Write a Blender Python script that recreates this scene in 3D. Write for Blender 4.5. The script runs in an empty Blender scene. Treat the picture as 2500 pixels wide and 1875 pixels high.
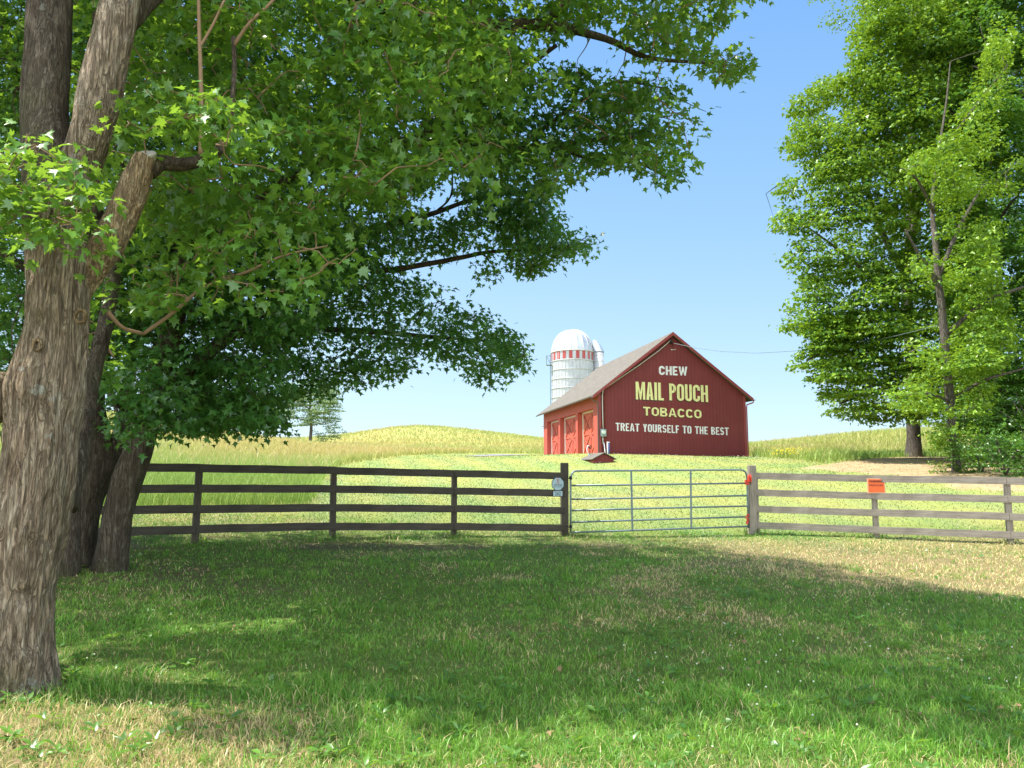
import bpy, math, random
import numpy as np
from mathutils import Vector, Matrix
R = math.radians
rng = np.random.default_rng(7)
random.seed(7)
sc = bpy.context.scene
col = sc.collection

# ------------------------------------------------------------------ camera, sky, sun, exposure
F_PX, W_PX, H_PX = 1850.0, 2500.0, 1875.0
PITCH = R(6.87)
EYE = 1.6
cam_d = bpy.data.cameras.new('camera')
cam_d.sensor_width = 36.0
cam_d.lens = 36.0 * F_PX / W_PX
cam_d.clip_start = 0.05
cam_d.clip_end = 4000
cam = bpy.data.objects.new('camera', cam_d)
col.objects.link(cam)
cam.location = (0, 0, EYE)
cam.rotation_euler = (R(90) + PITCH, 0, 0)
sc.camera = cam

SUN_EL, SUN_AZ = R(61), R(3)      # high sun, from the left and a little beyond the fence line
sdir = Vector((-math.cos(SUN_EL) * math.cos(SUN_AZ), math.cos(SUN_EL) * math.sin(SUN_AZ), math.sin(SUN_EL)))
world = bpy.data.worlds.new('World')
sc.world = world
world.use_nodes = True
wn = world.node_tree
bg = wn.nodes['Background']
sky = wn.nodes.new('ShaderNodeTexSky')
sky.sky_type = 'NISHITA'
sky.sun_disc = False
sky.sun_elevation = SUN_EL
sky.sun_rotation = math.atan2(sdir.x, sdir.y)
sky.altitude = 200
sky.air_density = 1.0
sky.dust_density = 0.5
sky.ozone_density = 2.0
# clear blue ahead paling to the horizon, plus fill light added in the unseen half behind the viewer
def wnode(t, **k):
    n_ = wn.nodes.new(t)
    for a_, v_ in k.items(): setattr(n_, a_, v_)
    return n_
def wmath(op, a_, b_=0.0):
    n_ = wnode('ShaderNodeMath', operation=op)
    for i_, v_ in enumerate((a_, b_)):
        if isinstance(v_, bpy.types.NodeSocket): wn.links.new(v_, n_.inputs[i_])
        else: n_.inputs[i_].default_value = v_
    return n_.outputs[0]
wtc = wnode('ShaderNodeTexCoord'); wsp = wnode('ShaderNodeSeparateXYZ'); wn.links.new(wtc.outputs['Generated'], wsp.inputs[0])
el = wmath('ADD', wsp.outputs['Z'], wmath('MULTIPLY', wsp.outputs['X'], .10))
rmp = wnode('ShaderNodeValToRGB'); wn.links.new(el, rmp.inputs['Fac'])
els = rmp.color_ramp.elements
SKY = [(0.0, (.235, .310, .352)), (.13, (.195, .280, .352)), (.335, (.125, .225, .352)), (.56, (.078, .175, .34)), (1.0, (.045, .12, .28))]
while len(els) < len(SKY): els.new(.5)
for e_, (p_, c_) in zip(els, SKY): e_.position = p_; e_.color = (*c_, 1)
sc_r = wnode('ShaderNodeMix', data_type='RGBA', blend_type='MULTIPLY'); sc_r.inputs[0].default_value = 1; wn.links.new(rmp.outputs[0], sc_r.inputs[6]); sc_r.inputs[7].default_value = (6.67, 6.67, 6.67, 1)
mx1 = wnode('ShaderNodeMix', data_type='RGBA'); mx1.inputs[0].default_value = .15; wn.links.new(sc_r.outputs[2], mx1.inputs[6]); wn.links.new(sky.outputs['Color'], mx1.inputs[7])
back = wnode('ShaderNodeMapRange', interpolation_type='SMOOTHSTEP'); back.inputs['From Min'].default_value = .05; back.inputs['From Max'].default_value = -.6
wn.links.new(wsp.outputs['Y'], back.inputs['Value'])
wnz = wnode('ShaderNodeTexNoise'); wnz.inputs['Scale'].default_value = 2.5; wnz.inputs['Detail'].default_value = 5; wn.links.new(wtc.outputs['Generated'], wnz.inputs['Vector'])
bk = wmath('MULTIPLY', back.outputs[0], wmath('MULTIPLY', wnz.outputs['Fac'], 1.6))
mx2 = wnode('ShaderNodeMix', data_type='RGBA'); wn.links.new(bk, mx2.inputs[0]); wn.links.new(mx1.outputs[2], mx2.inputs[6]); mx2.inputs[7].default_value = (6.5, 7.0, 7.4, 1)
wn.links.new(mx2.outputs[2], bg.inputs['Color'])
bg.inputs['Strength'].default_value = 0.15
sun_d = bpy.data.lights.new('sun', 'SUN')
sun_d.energy = 3.7
sun_d.angle = R(0.5)
sun_d.color = (1.0, 0.95, 0.86)
sun = bpy.data.objects.new('sun', sun_d)
col.objects.link(sun)
sun.rotation_euler = sdir.to_track_quat('Z', 'Y').to_euler()
sc.view_settings.view_transform = 'Standard'
sc.view_settings.look = 'None'
sc.view_settings.gamma = 1
sc.view_settings.exposure = 1.45
sc.cycles.max_bounces = 6
sc.cycles.transparent_max_bounces = 4
sc.cycles.diffuse_bounces = 3
sc.cycles.sample_clamp_indirect = 6

# ------------------------------------------------------------------ small helpers
def P(px, py, Y):
    """World point seen at photo pixel (px, py) at forward distance Y."""
    u = (px - W_PX / 2) / F_PX
    v = (H_PX / 2 - py) / F_PX
    d = np.array([u, math.cos(PITCH) - v * math.sin(PITCH), math.sin(PITCH) + v * math.cos(PITCH)])
    return np.array([0, 0, EYE]) + d * (Y / d[1])

def proj(p):
    q = p - np.array([0, 0, EYE])
    f = q[:, 1] * math.cos(PITCH) + q[:, 2] * math.sin(PITCH)
    up = -q[:, 1] * math.sin(PITCH) + q[:, 2] * math.cos(PITCH)
    f = np.maximum(f, 1e-3)
    return W_PX / 2 + F_PX * q[:, 0] / f, H_PX / 2 - F_PX * up / f

def inpoly(x, y, poly):
    x = np.asarray(x); y = np.asarray(y)
    c = np.zeros(x.shape, bool)
    n = len(poly)
    for i in range(n):
        x0, y0 = poly[i]; x1, y1 = poly[(i + 1) % n]
        if y0 == y1: continue
        m = ((y0 > y) != (y1 > y)) & (x < (x1 - x0) * (y - y0) / (y1 - y0) + x0)
        c ^= m
    return c

def vnoise(x, y, seed=0):
    xi = np.floor(x).astype(np.int64); yi = np.floor(y).astype(np.int64)
    xf = x - xi; yf = y - yi
    xf = xf * xf * (3 - 2 * xf); yf = yf * yf * (3 - 2 * yf)
    def h(a, b):
        n = (a * 374761393 + b * 668265263 + seed * 1442695) & 0xffffffff
        n = ((n ^ (n >> 13)) * 1274126177) & 0xffffffff
        return ((n ^ (n >> 16)) & 0xffff) / 65535.0
    a = h(xi, yi); b = h(xi + 1, yi); c = h(xi, yi + 1); d = h(xi + 1, yi + 1)
    return (a * (1 - xf) + b * xf) * (1 - yf) + (c * (1 - xf) + d * xf) * yf

def fbm(x, y, seed=0, oc=4):
    s = 0; a = 0.5; t = 0
    for i in range(oc):
        s = s + a * vnoise(x * 2 ** i, y * 2 ** i, seed + i); t += a; a *= 0.5
    return s / t

def sstep(a, b, x):
    t = np.clip((x - a) / (b - a), 0, 1)
    return t * t * (3 - 2 * t)

def tag(o, label=None, cat=None, group=None, kind=None):
    if label: o['label'] = label
    if cat: o['category'] = cat
    if group: o['group'] = group
    if kind: o['kind'] = kind
    return o

def empty(name, loc, label, cat, group=None, rz=0):
    o = bpy.data.objects.new(name, None)
    col.objects.link(o)
    o.location = tuple(float(v) for v in loc)
    o.rotation_euler = (0, 0, rz)
    o.empty_display_size = 0.1
    return tag(o, label, cat, group)

class MB:
    """Collects simple shapes; build() links them as one mesh object."""
    def __init__(s):
        s.v = []; s.f = []; s.n = 0; s.mi = []
    def add(s, v, f, mi=0):
        v = np.asarray(v, float).reshape(-1, 3)
        s.v.append(v)
        for q in f: s.f.append(tuple(int(i) + s.n for i in q)); s.mi.append(mi)
        s.n += len(v); return s
    def box(s, lo, hi, mi=0):
        x0, y0, z0 = lo; x1, y1, z1 = hi
        v = [(x0,y0,z0),(x1,y0,z0),(x1,y1,z0),(x0,y1,z0),(x0,y0,z1),(x1,y0,z1),(x1,y1,z1),(x0,y1,z1)]
        return s.add(v, [(0,3,2,1),(4,5,6,7),(0,1,5,4),(1,2,6,5),(2,3,7,6),(3,0,4,7)], mi)
    def beam(s, a, b, w, h, up=(0, 0, 1), mi=0, taper=1.0):
        """Board from a to b, w across (side), h along 'up'."""
        a = np.asarray(a, float); b = np.asarray(b, float)
        d = b - a; d /= np.linalg.norm(d)
        up = np.asarray(up, float); sd = np.cross(d, up); sd /= np.linalg.norm(sd); u = np.cross(sd, d)
        v = []
        for p, k in ((a, 1.0), (b, taper)):
            for i, j in ((-1, -1), (1, -1), (1, 1), (-1, 1)): v.append(p + sd * i * w / 2 * k + u * j * h / 2 * k)
        return s.add(v, [(0,3,2,1),(4,5,6,7),(0,1,5,4),(1,2,6,5),(2,3,7,6),(3,0,4,7)], mi)
    def tube(s, pts, rad, seg=8, cap=True, mi=0, rough=0, seed=0, ridge=0):
        pts = np.asarray(pts, float)
        n = len(pts)
        if np.isscalar(rad): rad = [rad] * n
        t = np.gradient(pts, axis=0); t /= np.linalg.norm(t, axis=1)[:, None] + 1e-9
        ref = np.array([0.0, 1, 0]) if abs(t[0][1]) < 0.8 else np.array([1.0, 0, 0])
        a = np.linspace(0, 2 * math.pi, seg, endpoint=False)
        V = []; dist = 0
        for i in range(n):
            sd = np.cross(t[i], ref); sd /= np.linalg.norm(sd) + 1e-9
            up = np.cross(sd, t[i]); ref = up
            if i: dist += np.linalg.norm(pts[i] - pts[i - 1])
            r = np.full(seg, float(rad[i]))
            if rough:
                ca, sa = np.cos(a), np.sin(a)
                r = r * (1 + rough * (fbm(ca * 1.6 + 9, sa * 1.6 + dist * 1.3, seed, 3) - .5) * 2)
            if ridge:
                k = seg / (2 * math.pi)
                nz = vnoise((a * 5.5 + 1.2 * vnoise(np.full(seg, dist * 2.2), a, seed + 4)) , np.full(seg, dist * 3.1), seed + 9)
                nz2 = vnoise(a * 13, np.full(seg, dist * 9), seed + 19)
                r = r + ridge * (np.abs(nz - .5) * 2 - .5) + ridge * .6 * (nz2 - .5)
            V.append(pts[i] + np.outer(np.cos(a) * r, sd) + np.outer(np.sin(a) * r, up))
        V = np.concatenate(V)
        f = []
        for i in range(n - 1):
            for j in range(seg):
                k = (j + 1) % seg
                f.append((i*seg+j, i*seg+k, (i+1)*seg+k, (i+1)*seg+j))
        if cap:
            f.append(tuple(range(seg - 1, -1, -1))); f.append(tuple((n-1)*seg + j for j in range(seg)))
        return s.add(V, f, mi)
    def build(s, name, mat, parent=None, local=False, smooth=False, bevel=0):
        me = bpy.data.meshes.new(name)
        v = np.concatenate(s.v) if s.v else np.zeros((0, 3))
        if parent is not None and not local: v = v - np.array(parent.location)
        me.from_pydata(v.tolist(), [], s.f)
        mats = mat if isinstance(mat, (list, tuple)) else [mat]
        for m in mats: me.materials.append(m)
        if len(mats) > 1: me.polygons.foreach_set('material_index', s.mi)
        if smooth: me.polygons.foreach_set('use_smooth', [True] * len(me.polygons))
        me.update()
        o = bpy.data.objects.new(name, me); col.objects.link(o)
        if parent is not None: o.parent = parent
        if bevel:
            b = o.modifiers.new('bevel', 'BEVEL'); b.width = bevel; b.segments = 1; b.limit_method = 'ANGLE'
        return o

def raw_mesh(name, V, nper, polys, mat, tint=None, colr=None, parent=None, smooth=False):
    """Mesh from N copies of a template: V (N, nper, 3), polys = template faces (all same template)."""
    N = len(V)
    if parent is not None: V = V - np.array(parent.location)
    me = bpy.data.meshes.new(name)
    tot = N * nper
    me.vertices.add(tot)
    me.vertices.foreach_set('co', V.reshape(-1).astype(np.float32))
    lens = np.array([len(p) for p in polys]); flat = np.concatenate([np.array(p) for p in polys])
    loops = (np.arange(N)[:, None] * nper + flat[None, :]).reshape(-1)
    L = np.tile(lens, N)
    starts = np.concatenate([[0], np.cumsum(L)[:-1]])
    me.loops.add(len(loops)); me.loops.foreach_set('vertex_index', loops.astype(np.int32))
    me.polygons.add(len(L))
    me.polygons.foreach_set('loop_start', starts.astype(np.int32))
    me.polygons.foreach_set('loop_total', L.astype(np.int32))
    if smooth: me.polygons.foreach_set('use_smooth', np.ones(len(L), bool))
    if tint is not None:
        a = me.attributes.new('tint', 'FLOAT', 'POINT')
        a.data.foreach_set('value', np.repeat(tint, nper).astype(np.float32))
    if colr is not None:
        a = me.attributes.new('col', 'FLOAT_COLOR', 'POINT')
        c = np.ones((tot, 4), np.float32); c[:, :3] = colr.reshape(-1, 3)
        a.data.foreach_set('color', c.reshape(-1))
    me.materials.append(mat)
    me.update(calc_edges=True)
    o = bpy.data.objects.new(name, me); col.objects.link(o)
    if parent is not None: o.parent = parent
    return o

# ------------------------------------------------------------------ materials
class NT:
    def __init__(s, name):
        s.m = bpy.data.materials.new(name); s.m.use_nodes = True
        s.t = s.m.node_tree; s.t.nodes.clear()
        s.out = s.n('ShaderNodeOutputMaterial')
    def n(s, typ, **kw):
        nd = s.t.nodes.new(typ)
        for k, v in kw.items(): setattr(nd, k, v)
        return nd
    def l(s, a, b): s.t.links.new(a, b)
    def coord(s, scale=(1, 1, 1), which='Object', rot=(0, 0, 0)):
        tc = s.n('ShaderNodeTexCoord'); mp = s.n('ShaderNodeMapping')
        mp.inputs['Scale'].default_value = scale; mp.inputs['Rotation'].default_value = rot
        s.l(tc.outputs[which], mp.inputs['Vector']); return mp.outputs['Vector']
    def noise(s, vec, scale, detail=4, rough=.6, dist=0):
        nd = s.n('ShaderNodeTexNoise'); nd.inputs['Scale'].default_value = scale
        nd.inputs['Detail'].default_value = detail; nd.inputs['Roughness'].default_value = rough
        nd.inputs['Distortion'].default_value = dist
        s.l(vec, nd.inputs['Vector']); return nd.outputs['Fac']
    def ramp(s, fac, stops):
        nd = s.n('ShaderNodeValToRGB'); e = nd.color_ramp.elements
        while len(e) < len(stops): e.new(0.5)
        for i, (p, c) in enumerate(stops):
            e[i].position = p; e[i].color = (c[0], c[1], c[2], 1) if hasattr(c, '__len__') else (c, c, c, 1)
        s.l(fac, nd.inputs['Fac']); return nd.outputs['Color']
    def mix(s, fac, a, b, mode='MIX'):
        nd = s.n('ShaderNodeMix', data_type='RGBA', blend_type=mode)
        for v, i in ((fac, 0), (a, 6), (b, 7)):
            if isinstance(v, bpy.types.NodeSocket): s.l(v, nd.inputs[i])
            elif i == 0: nd.inputs[0].default_value = v
            else: nd.inputs[i].default_value = (*v, 1)
        return nd.outputs[2]
    def math(s, op, a, b=0.0, c=0.0):
        nd = s.n('ShaderNodeMath', operation=op)
        for i, v in enumerate((a, b, c)):
            if isinstance(v, bpy.types.NodeSocket): s.l(v, nd.inputs[i])
            else: nd.inputs[i].default_value = v
        return nd.outputs[0]
    def bump(s, h, strength=.5, dist=.01, normal=None):
        nd = s.n('ShaderNodeBump'); nd.inputs['Strength'].default_value = strength; nd.inputs['Distance'].default_value = dist
        s.l(h, nd.inputs['Height'])
        if normal: s.l(normal, nd.inputs['Normal'])
        return nd.outputs['Normal']
    def bsdf(s, color, rough=.8, metal=0.0, normal=None, spec=.3):
        b = s.n('ShaderNodeBsdfPrincipled')
        for v, k in ((color, 'Base Color'), (rough, 'Roughness'), (metal, 'Metallic')):
            if isinstance(v, bpy.types.NodeSocket): s.l(v, b.inputs[k])
            elif k == 'Base Color': b.inputs[k].default_value = (*v, 1)
            else: b.inputs[k].default_value = v
        b.inputs['Specular IOR Level'].default_value = spec
        if normal: s.l(normal, b.inputs['Normal'])
        s.l(b.outputs[0], s.out.inputs['Surface']); return b

def leaf_mat(name, dark, light, trans, tw=.45, gloss=.06, grough=.35):
    t = NT(name)
    at = t.n('ShaderNodeAttribute', attribute_name='tint')
    c = t.ramp(at.outputs['Fac'], [(0, dark), (1, light)])
    ct = t.mix(.5, c, trans, 'MIX')
    d = t.n('ShaderNodeBsdfDiffuse'); t.l(c, d.inputs['Color'])
    tr = t.n('ShaderNodeBsdfTranslucent'); t.l(ct, tr.inputs['Color'])
    m = t.n('ShaderNodeMixShader'); m.inputs[0].default_value = tw
    t.l(d.outputs[0], m.inputs[1]); t.l(tr.outputs[0], m.inputs[2])
    g = t.n('ShaderNodeBsdfGlossy'); g.inputs['Roughness'].default_value = grough
    g.inputs['Color'].default_value = (1, 1, 1, 1)
    m2 = t.n('ShaderNodeMixShader'); m2.inputs[0].default_value = gloss
    t.l(m.outputs[0], m2.inputs[1]); t.l(g.outputs[0], m2.inputs[2])
    t.l(m2.outputs[0], t.out.inputs['Surface']); return t.m

def blade_mat(name, tw=.35, gloss=.03):
    t = NT(name)
    at = t.n('ShaderNodeAttribute', attribute_name='col')
    d = t.n('ShaderNodeBsdfDiffuse'); t.l(at.outputs['Color'], d.inputs['Color'])
    tr = t.n('ShaderNodeBsdfTranslucent'); t.l(at.outputs['Color'], tr.inputs['Color'])
    m = t.n('ShaderNodeMixShader'); m.inputs[0].default_value = tw
    t.l(d.outputs[0], m.inputs[1]); t.l(tr.outputs[0], m.inputs[2])
    g = t.n('ShaderNodeBsdfGlossy'); g.inputs['Roughness'].default_value = .4
    m2 = t.n('ShaderNodeMixShader'); m2.inputs[0].default_value = gloss
    t.l(m.outputs[0], m2.inputs[1]); t.l(g.outputs[0], m2.inputs[2])
    t.l(m2.outputs[0], t.out.inputs['Surface']); return t.m

def bark_mat(name, a, b, c, lichen=.3, scale=1.0):
    t = NT(name)
    v1 = t.coord((9 * scale, 9 * scale, 1.6 * scale)); v2 = t.coord((1, 1, 1))
    n1 = t.noise(v1, 3.0, 8, .7, .6); n2 = t.noise(v2, 2.2, 5, .6)
    nc = t.noise(t.coord((11 * scale, 11 * scale, 1.1 * scale)), 2.2, 3, .55, 1.2)
    nf = t.noise(t.coord((30 * scale, 30 * scale, 5 * scale)), 2.0, 4, .6, .8)
    crack = t.ramp(t.math('ABSOLUTE', t.math('SUBTRACT', nc, .5)), [(0.0, 0.0), (.07, 1.0)])
    crack = t.math('MULTIPLY', crack, t.ramp(nf, [(.30, .35), (.5, 1.0)]))
    base = t.ramp(n1, [(.3, a), (.52, b), (.72, c)])
    base = t.mix(t.math('MULTIPLY', t.ramp(n2, [(.35, 0.0), (.7, 1.0)]), .55), base, b, 'MULTIPLY')
    base = t.mix(crack, t.mix(.55, base, (.06, .042, .03)), base)
    n3 = t.noise(v2, 5.5, 6, .7); li = t.ramp(n3, [(.60, 0.0), (.66, 1.0)])
    n4 = t.noise(v2, 1.1, 2, .5); reg = t.ramp(n4, [(.45, 0.0), (.6, lichen)])
    base = t.mix(t.math('MULTIPLY', li, reg), base, (.42, .44, .38))
    n5 = t.noise(v2, 0.9, 3, .6)
    base = t.mix(t.math('MULTIPLY', t.ramp(n5, [(.5, 0.0), (.62, 1.0)]), .35), base, (.10, .11, .04))
    h = t.math('ADD', n1, t.math('MULTIPLY', crack, .6))
    t.bsdf(base, .9, 0, t.bump(h, 1.0, .035 / scale), .15); return t.m

def wood_mat(name, dark, light, along='X', rough=.85):
    t = NT(name)
    sc_ = {'X': (1.2, 28, 28), 'Z': (28, 28, 1.2)}[along]
    v = t.coord(sc_); n1 = t.noise(v, 1.5, 6, .7, .8)
    n2 = t.noise(t.coord((1, 1, 1)), 2.5, 4, .6)
    c = t.ramp(n1, [(.25, dark), (.75, light)])
    c = t.mix(t.math('MULTIPLY', t.ramp(n2, [(.35, 0.0), (.7, 1.0)]), .5), c, tuple(.6 * k for k in dark))
    t.bsdf(c, rough, 0, t.bump(n1, .5, .006), .2); return t.m

def siding_mat(name, colr, pitch=.2, var=.25, axis='X'):
    """Painted vertical boards: grooves are bump plus a thin dark seam, faded paint in patches."""
    t = NT(name)
    tc = t.n('ShaderNodeTexCoord'); sp = t.n('ShaderNodeSeparateXYZ'); t.l(tc.outputs['Object'], sp.inputs[0])
    x = t.math('DIVIDE', t.math('ADD', sp.outputs[axis], 50.0), pitch)
    fr = t.math('FRACT', x)
    seam = t.math('LESS_THAN', t.math('ABSOLUTE', t.math('SUBTRACT', fr, .5)), .045)
    wn_ = t.n('ShaderNodeTexWhiteNoise', noise_dimensions='1D'); t.l(t.math('FLOOR', t.math('ADD', x, .5)), wn_.inputs['W'])
    v = t.coord((1, 1, .12)); n = t.noise(v, 9, 5, .65); n0 = t.noise(t.coord((1, 1, 1)), .8, 4, .6)
    c = t.mix(t.math('MULTIPLY', wn_.outputs['Value'], var), colr, tuple(k * .62 for k in colr))
    c = t.mix(t.math('MULTIPLY', n, .45), c, tuple(k * .7 + .012 for k in colr))
    c = t.mix(t.math('MULTIPLY', t.ramp(n0, [(.4, 0.0), (.75, 1.0)]), .25), c, tuple(min(1, k * 1.25 + .02) for k in colr))
    ns = t.noise(t.coord((6, 6, .3)), 2.5, 5, .7); c = t.mix(t.math('MULTIPLY', t.ramp(ns, [(.5, 0.0), (.75, 1.0)]), .35), c, tuple(k * .55 + .01 for k in colr))
    nb = t.noise(t.coord((1, 1, 1)), 34, 2, .5); c = t.mix(t.math('MULTIPLY', t.ramp(nb, [(.70, 0.0), (.74, 1.0)]), .5), c, (.40, .30, .27))
    c = t.mix(t.math('MULTIPLY', seam, .55), c, tuple(k * .35 for k in colr))
    h = t.math('SUBTRACT', t.math('MULTIPLY', n, .3), seam)
    t.bsdf(c, .65, 0, t.bump(h, .6, .01), .3); return t.m

def plain(name, c, rough=.6, metal=0, var=.12, scale=6, spec=.4):
    t = NT(name); n = t.noise(t.coord((1, 1, 1)), scale, 5, .65)
    cc = t.mix(n, tuple(k * (1 - var) for k in c), tuple(min(1, k * (1 + var)) for k in c))
    t.bsdf(cc, rough, metal, t.bump(n, .15, .004), spec); return t.m

M = {}
M['leaf_near'] = leaf_mat('maple_leaf_green', (.055, .16, .032), (.14, .31, .045), (.40, .58, .025), .47, .05)
M['leaf_back'] = leaf_mat('maple_leaf_deep_green', (.042, .145, .036), (.10, .25, .055), (.28, .48, .035), .45, .045)
M['leaf_right'] = leaf_mat('sunlit_maple_leaf', (.028, .12, .026), (.235, .37, .028), (.38, .54, .02), .29, .02)
M['leaf_dark'] = leaf_mat('hedgerow_leaf', (.035, .13, .022), (.12, .26, .03), (.22, .40, .02), .38, .04)
M['leaf_pale'] = leaf_mat('pale_far_leaf', (.16, .27, .12), (.27, .38, .17), (.4, .5, .2), .4, .03)  # leaf colour lightened to stand in for distance haze
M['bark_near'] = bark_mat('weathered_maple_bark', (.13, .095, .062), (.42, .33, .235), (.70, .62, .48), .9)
M['bark_dark'] = bark_mat('older_maple_bark', (.075, .058, .042), (.18, .145, .105), (.31, .27, .22), .45)  # maple bark darkened to paint in the canopy shade on stems and trunks
M['bark_limb'] = bark_mat('cut_limb_bark', (.17, .12, .07), (.50, .37, .22), (.72, .60, .42), .15, 1.4)
M['twig'] = plain('reddish_twig', (.26, .17, .10), .8, 0, .3, 20, .2)
M['bark_grey'] = bark_mat('grey_tree_bark', (.10, .085, .075), (.22, .19, .17), (.36, .33, .30), .2)
M['cut'] = plain('sawn_wood_end', (.42, .39, .33), .9, 0, .25, 30, .1)
M['fence_dark'] = wood_mat('dark_stained_board', (.050, .043, .034), (.145, .125, .10))  # darker tone than the boards right of the gate
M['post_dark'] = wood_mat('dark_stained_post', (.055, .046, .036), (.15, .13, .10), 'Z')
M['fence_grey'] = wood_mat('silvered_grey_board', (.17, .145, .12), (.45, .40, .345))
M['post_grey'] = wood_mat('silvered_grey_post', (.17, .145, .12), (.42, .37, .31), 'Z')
M['galv'] = plain('galvanised_tube', (.17, .22, .23), .48, .5, .25, 9, .5)
M['barn_red'] = siding_mat('barn_red_siding', (.185, .030, .034), .21)  # gable red darkened below the side wall's red to paint in its shade
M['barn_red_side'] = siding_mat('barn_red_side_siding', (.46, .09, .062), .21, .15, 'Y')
M['trim_red'] = plain('barn_red_trim', (.26, .05, .052), .6, 0, .15, 5)
M['door_red'] = plain('door_red', (.50, .105, .065), .6, 0, .1, 4)
M['door_groove'] = plain('door_shadow_gap', (.16, .03, .03), .8, 0, .2, 8)  # dark red for shadow lines painted beside the door braces
M['white_trim'] = plain('white_trim', (.62, .55, .48), .6, 0, .1, 6)
M['white_letter'] = plain('faded_white_paint', (.80, .83, .88), .75, 0, .14, 14)
M['yellow_letter'] = plain('yellow_paint', (.84, .80, .38), .75, 0, .10, 14)
def worn_paint(name, c, under=(.20, .04, .04)):
    t = NT(name); n = t.noise(t.coord((1, 1, .25)), 16, 6, .75); n2 = t.noise(t.coord((1, 1, 1)), 3, 4, .6)
    cc = t.mix(n2, tuple(.82 * k for k in c), c)
    w = t.math('MULTIPLY', t.ramp(n, [(.56, 0.0), (.68, 1.0)]), .65)
    tc = t.n('ShaderNodeTexCoord'); sp = t.n('ShaderNodeSeparateXYZ'); t.l(tc.outputs['Object'], sp.inputs[0])
    fr = t.math('FRACT', t.math('DIVIDE', t.math('ADD', sp.outputs['X'], 50.0), .21))
    seam = t.math('MULTIPLY', t.math('LESS_THAN', t.math('ABSOLUTE', t.math('SUBTRACT', fr, .5)), .04), .6)
    t.bsdf(t.mix(t.math('MAXIMUM', w, seam), cc, under), .8, 0, None, .2); return t.m
M['white_letter'] = worn_paint('worn_white_paint', (.78, .80, .86)); M['yellow_letter'] = worn_paint('worn_yellow_paint', (.80, .77, .38))
M['black_letter'] = plain('black_paint', (.02, .018, .02), .8)
M['conduit'] = plain('grey_conduit', (.55, .54, .53), .5)
M['meter'] = plain('meter_grey', (.25, .32, .35), .5, .2)
M['glass'] = plain('meter_glass', (.62, .70, .64), .15, 0, .1)
M['gutter'] = plain('dark_gutter', (.12, .085, .08), .5, .2)
M['silo'] = None
M['red_plastic'] = plain('red_latch_paint', (.62, .06, .035), .4)
M['black_iron'] = plain('black_iron', (.02, .02, .02), .5, .5)
M['sign_blue'] = plain('pale_blue_sign', (.42, .56, .60), .4, 0, .06)
M['sign_navy'] = plain('navy_sign_edge', (.02, .06, .09), .4)
M['sign_red'] = plain('sign_logo_red', (.52, .14, .12), .5)
M['sign_orange'] = plain('orange_sign', (.72, .13, .03), .55, 0, .16, 12)
M['sign_pale'] = plain('sign_worn_edge', (.75, .42, .26), .6)
M['pvc_blue'] = plain('blue_pipe', (.06, .12, .4), .4)
M['pvc_white'] = plain('white_pipe', (.72, .74, .78), .4)
M['blade'] = blade_mat('grass_blade')
M['blade_tall'] = blade_mat('meadow_blade', .3, .015)
M['clover'] = plain('clover_white', (.6, .6, .48), .8)
M['yellow_flower'] = plain('yellow_petal', (.75, .6, .03), .8)

def roof_mat():
    t = NT('asphalt_shingle')
    br = t.n('ShaderNodeTexBrick'); br.inputs['Scale'].default_value = 1.0
    br.inputs['Brick Width'].default_value = .32; br.inputs['Row Height'].default_value = .14
    br.inputs['Mortar Size'].default_value = .006; br.inputs['Mortar Smooth'].default_value = .3
    tc = t.n('ShaderNodeTexCoord'); sp = t.n('ShaderNodeSeparateXYZ'); t.l(tc.outputs['Object'], sp.inputs[0])
    cb = t.n('ShaderNodeCombineXYZ'); t.l(sp.outputs['Y'], cb.inputs[0]); t.l(t.math('MULTIPLY', sp.outputs['Z'], 1.6), cb.inputs[1])
    t.l(cb.outputs[0], br.inputs['Vector'])
    br.inputs['Color1'].default_value = (.165, .150, .130, 1); br.inputs['Color2'].default_value = (.11, .10, .088, 1)
    br.inputs['Mortar'].default_value = (.06, .05, .045, 1)
    n = t.noise(t.coord((1, 1, 1)), 60, 3, .7); n2 = t.noise(t.coord((1, 1, 1)), 1.2, 4, .6)
    c = t.mix(t.math('MULTIPLY', n, .5), br.outputs['Color'], (.23, .21, .185))
    c = t.mix(t.math('MULTIPLY', n2, .3), c, (.13, .115, .10))
    t.bsdf(c, .95, 0, t.bump(br.outputs['Fac'], -.4, .01), .1); return t.m
M['roof'] = roof_mat()

def silo_mat():
    t = NT('galvanised_silo_stave')
    n = t.noise(t.coord((3, 3, .5)), 3, 6, .7); n2 = t.noise(t.coord((1, 1, 1)), 1.4, 5, .7)
    c = t.ramp(n, [(.3, (.40, .43, .47)), (.7, (.58, .60, .62))])
    c = t.mix(t.math('MULTIPLY', t.ramp(n2, [(.5, 0.0), (.7, 1.0)]), .35), c, (.42, .40, .38))
    n3 = t.noise(t.coord((5, 5, .35)), 2.2, 5, .7); c = t.mix(t.math('MULTIPLY', t.ramp(n3, [(.58, 0.0), (.72, 1.0)]), .4), c, (.34, .27, .20))
    t.bsdf(c, .5, .25, t.bump(n, .2, .01), .4); return t.m
M['silo'] = silo_mat()
M['dome'] = plain('bright_dome_metal', (.54, .57, .62), .36, .45, .06, 2)
M['silo_red'] = plain('silo_red_panel', (.42, .07, .07), .6)

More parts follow.
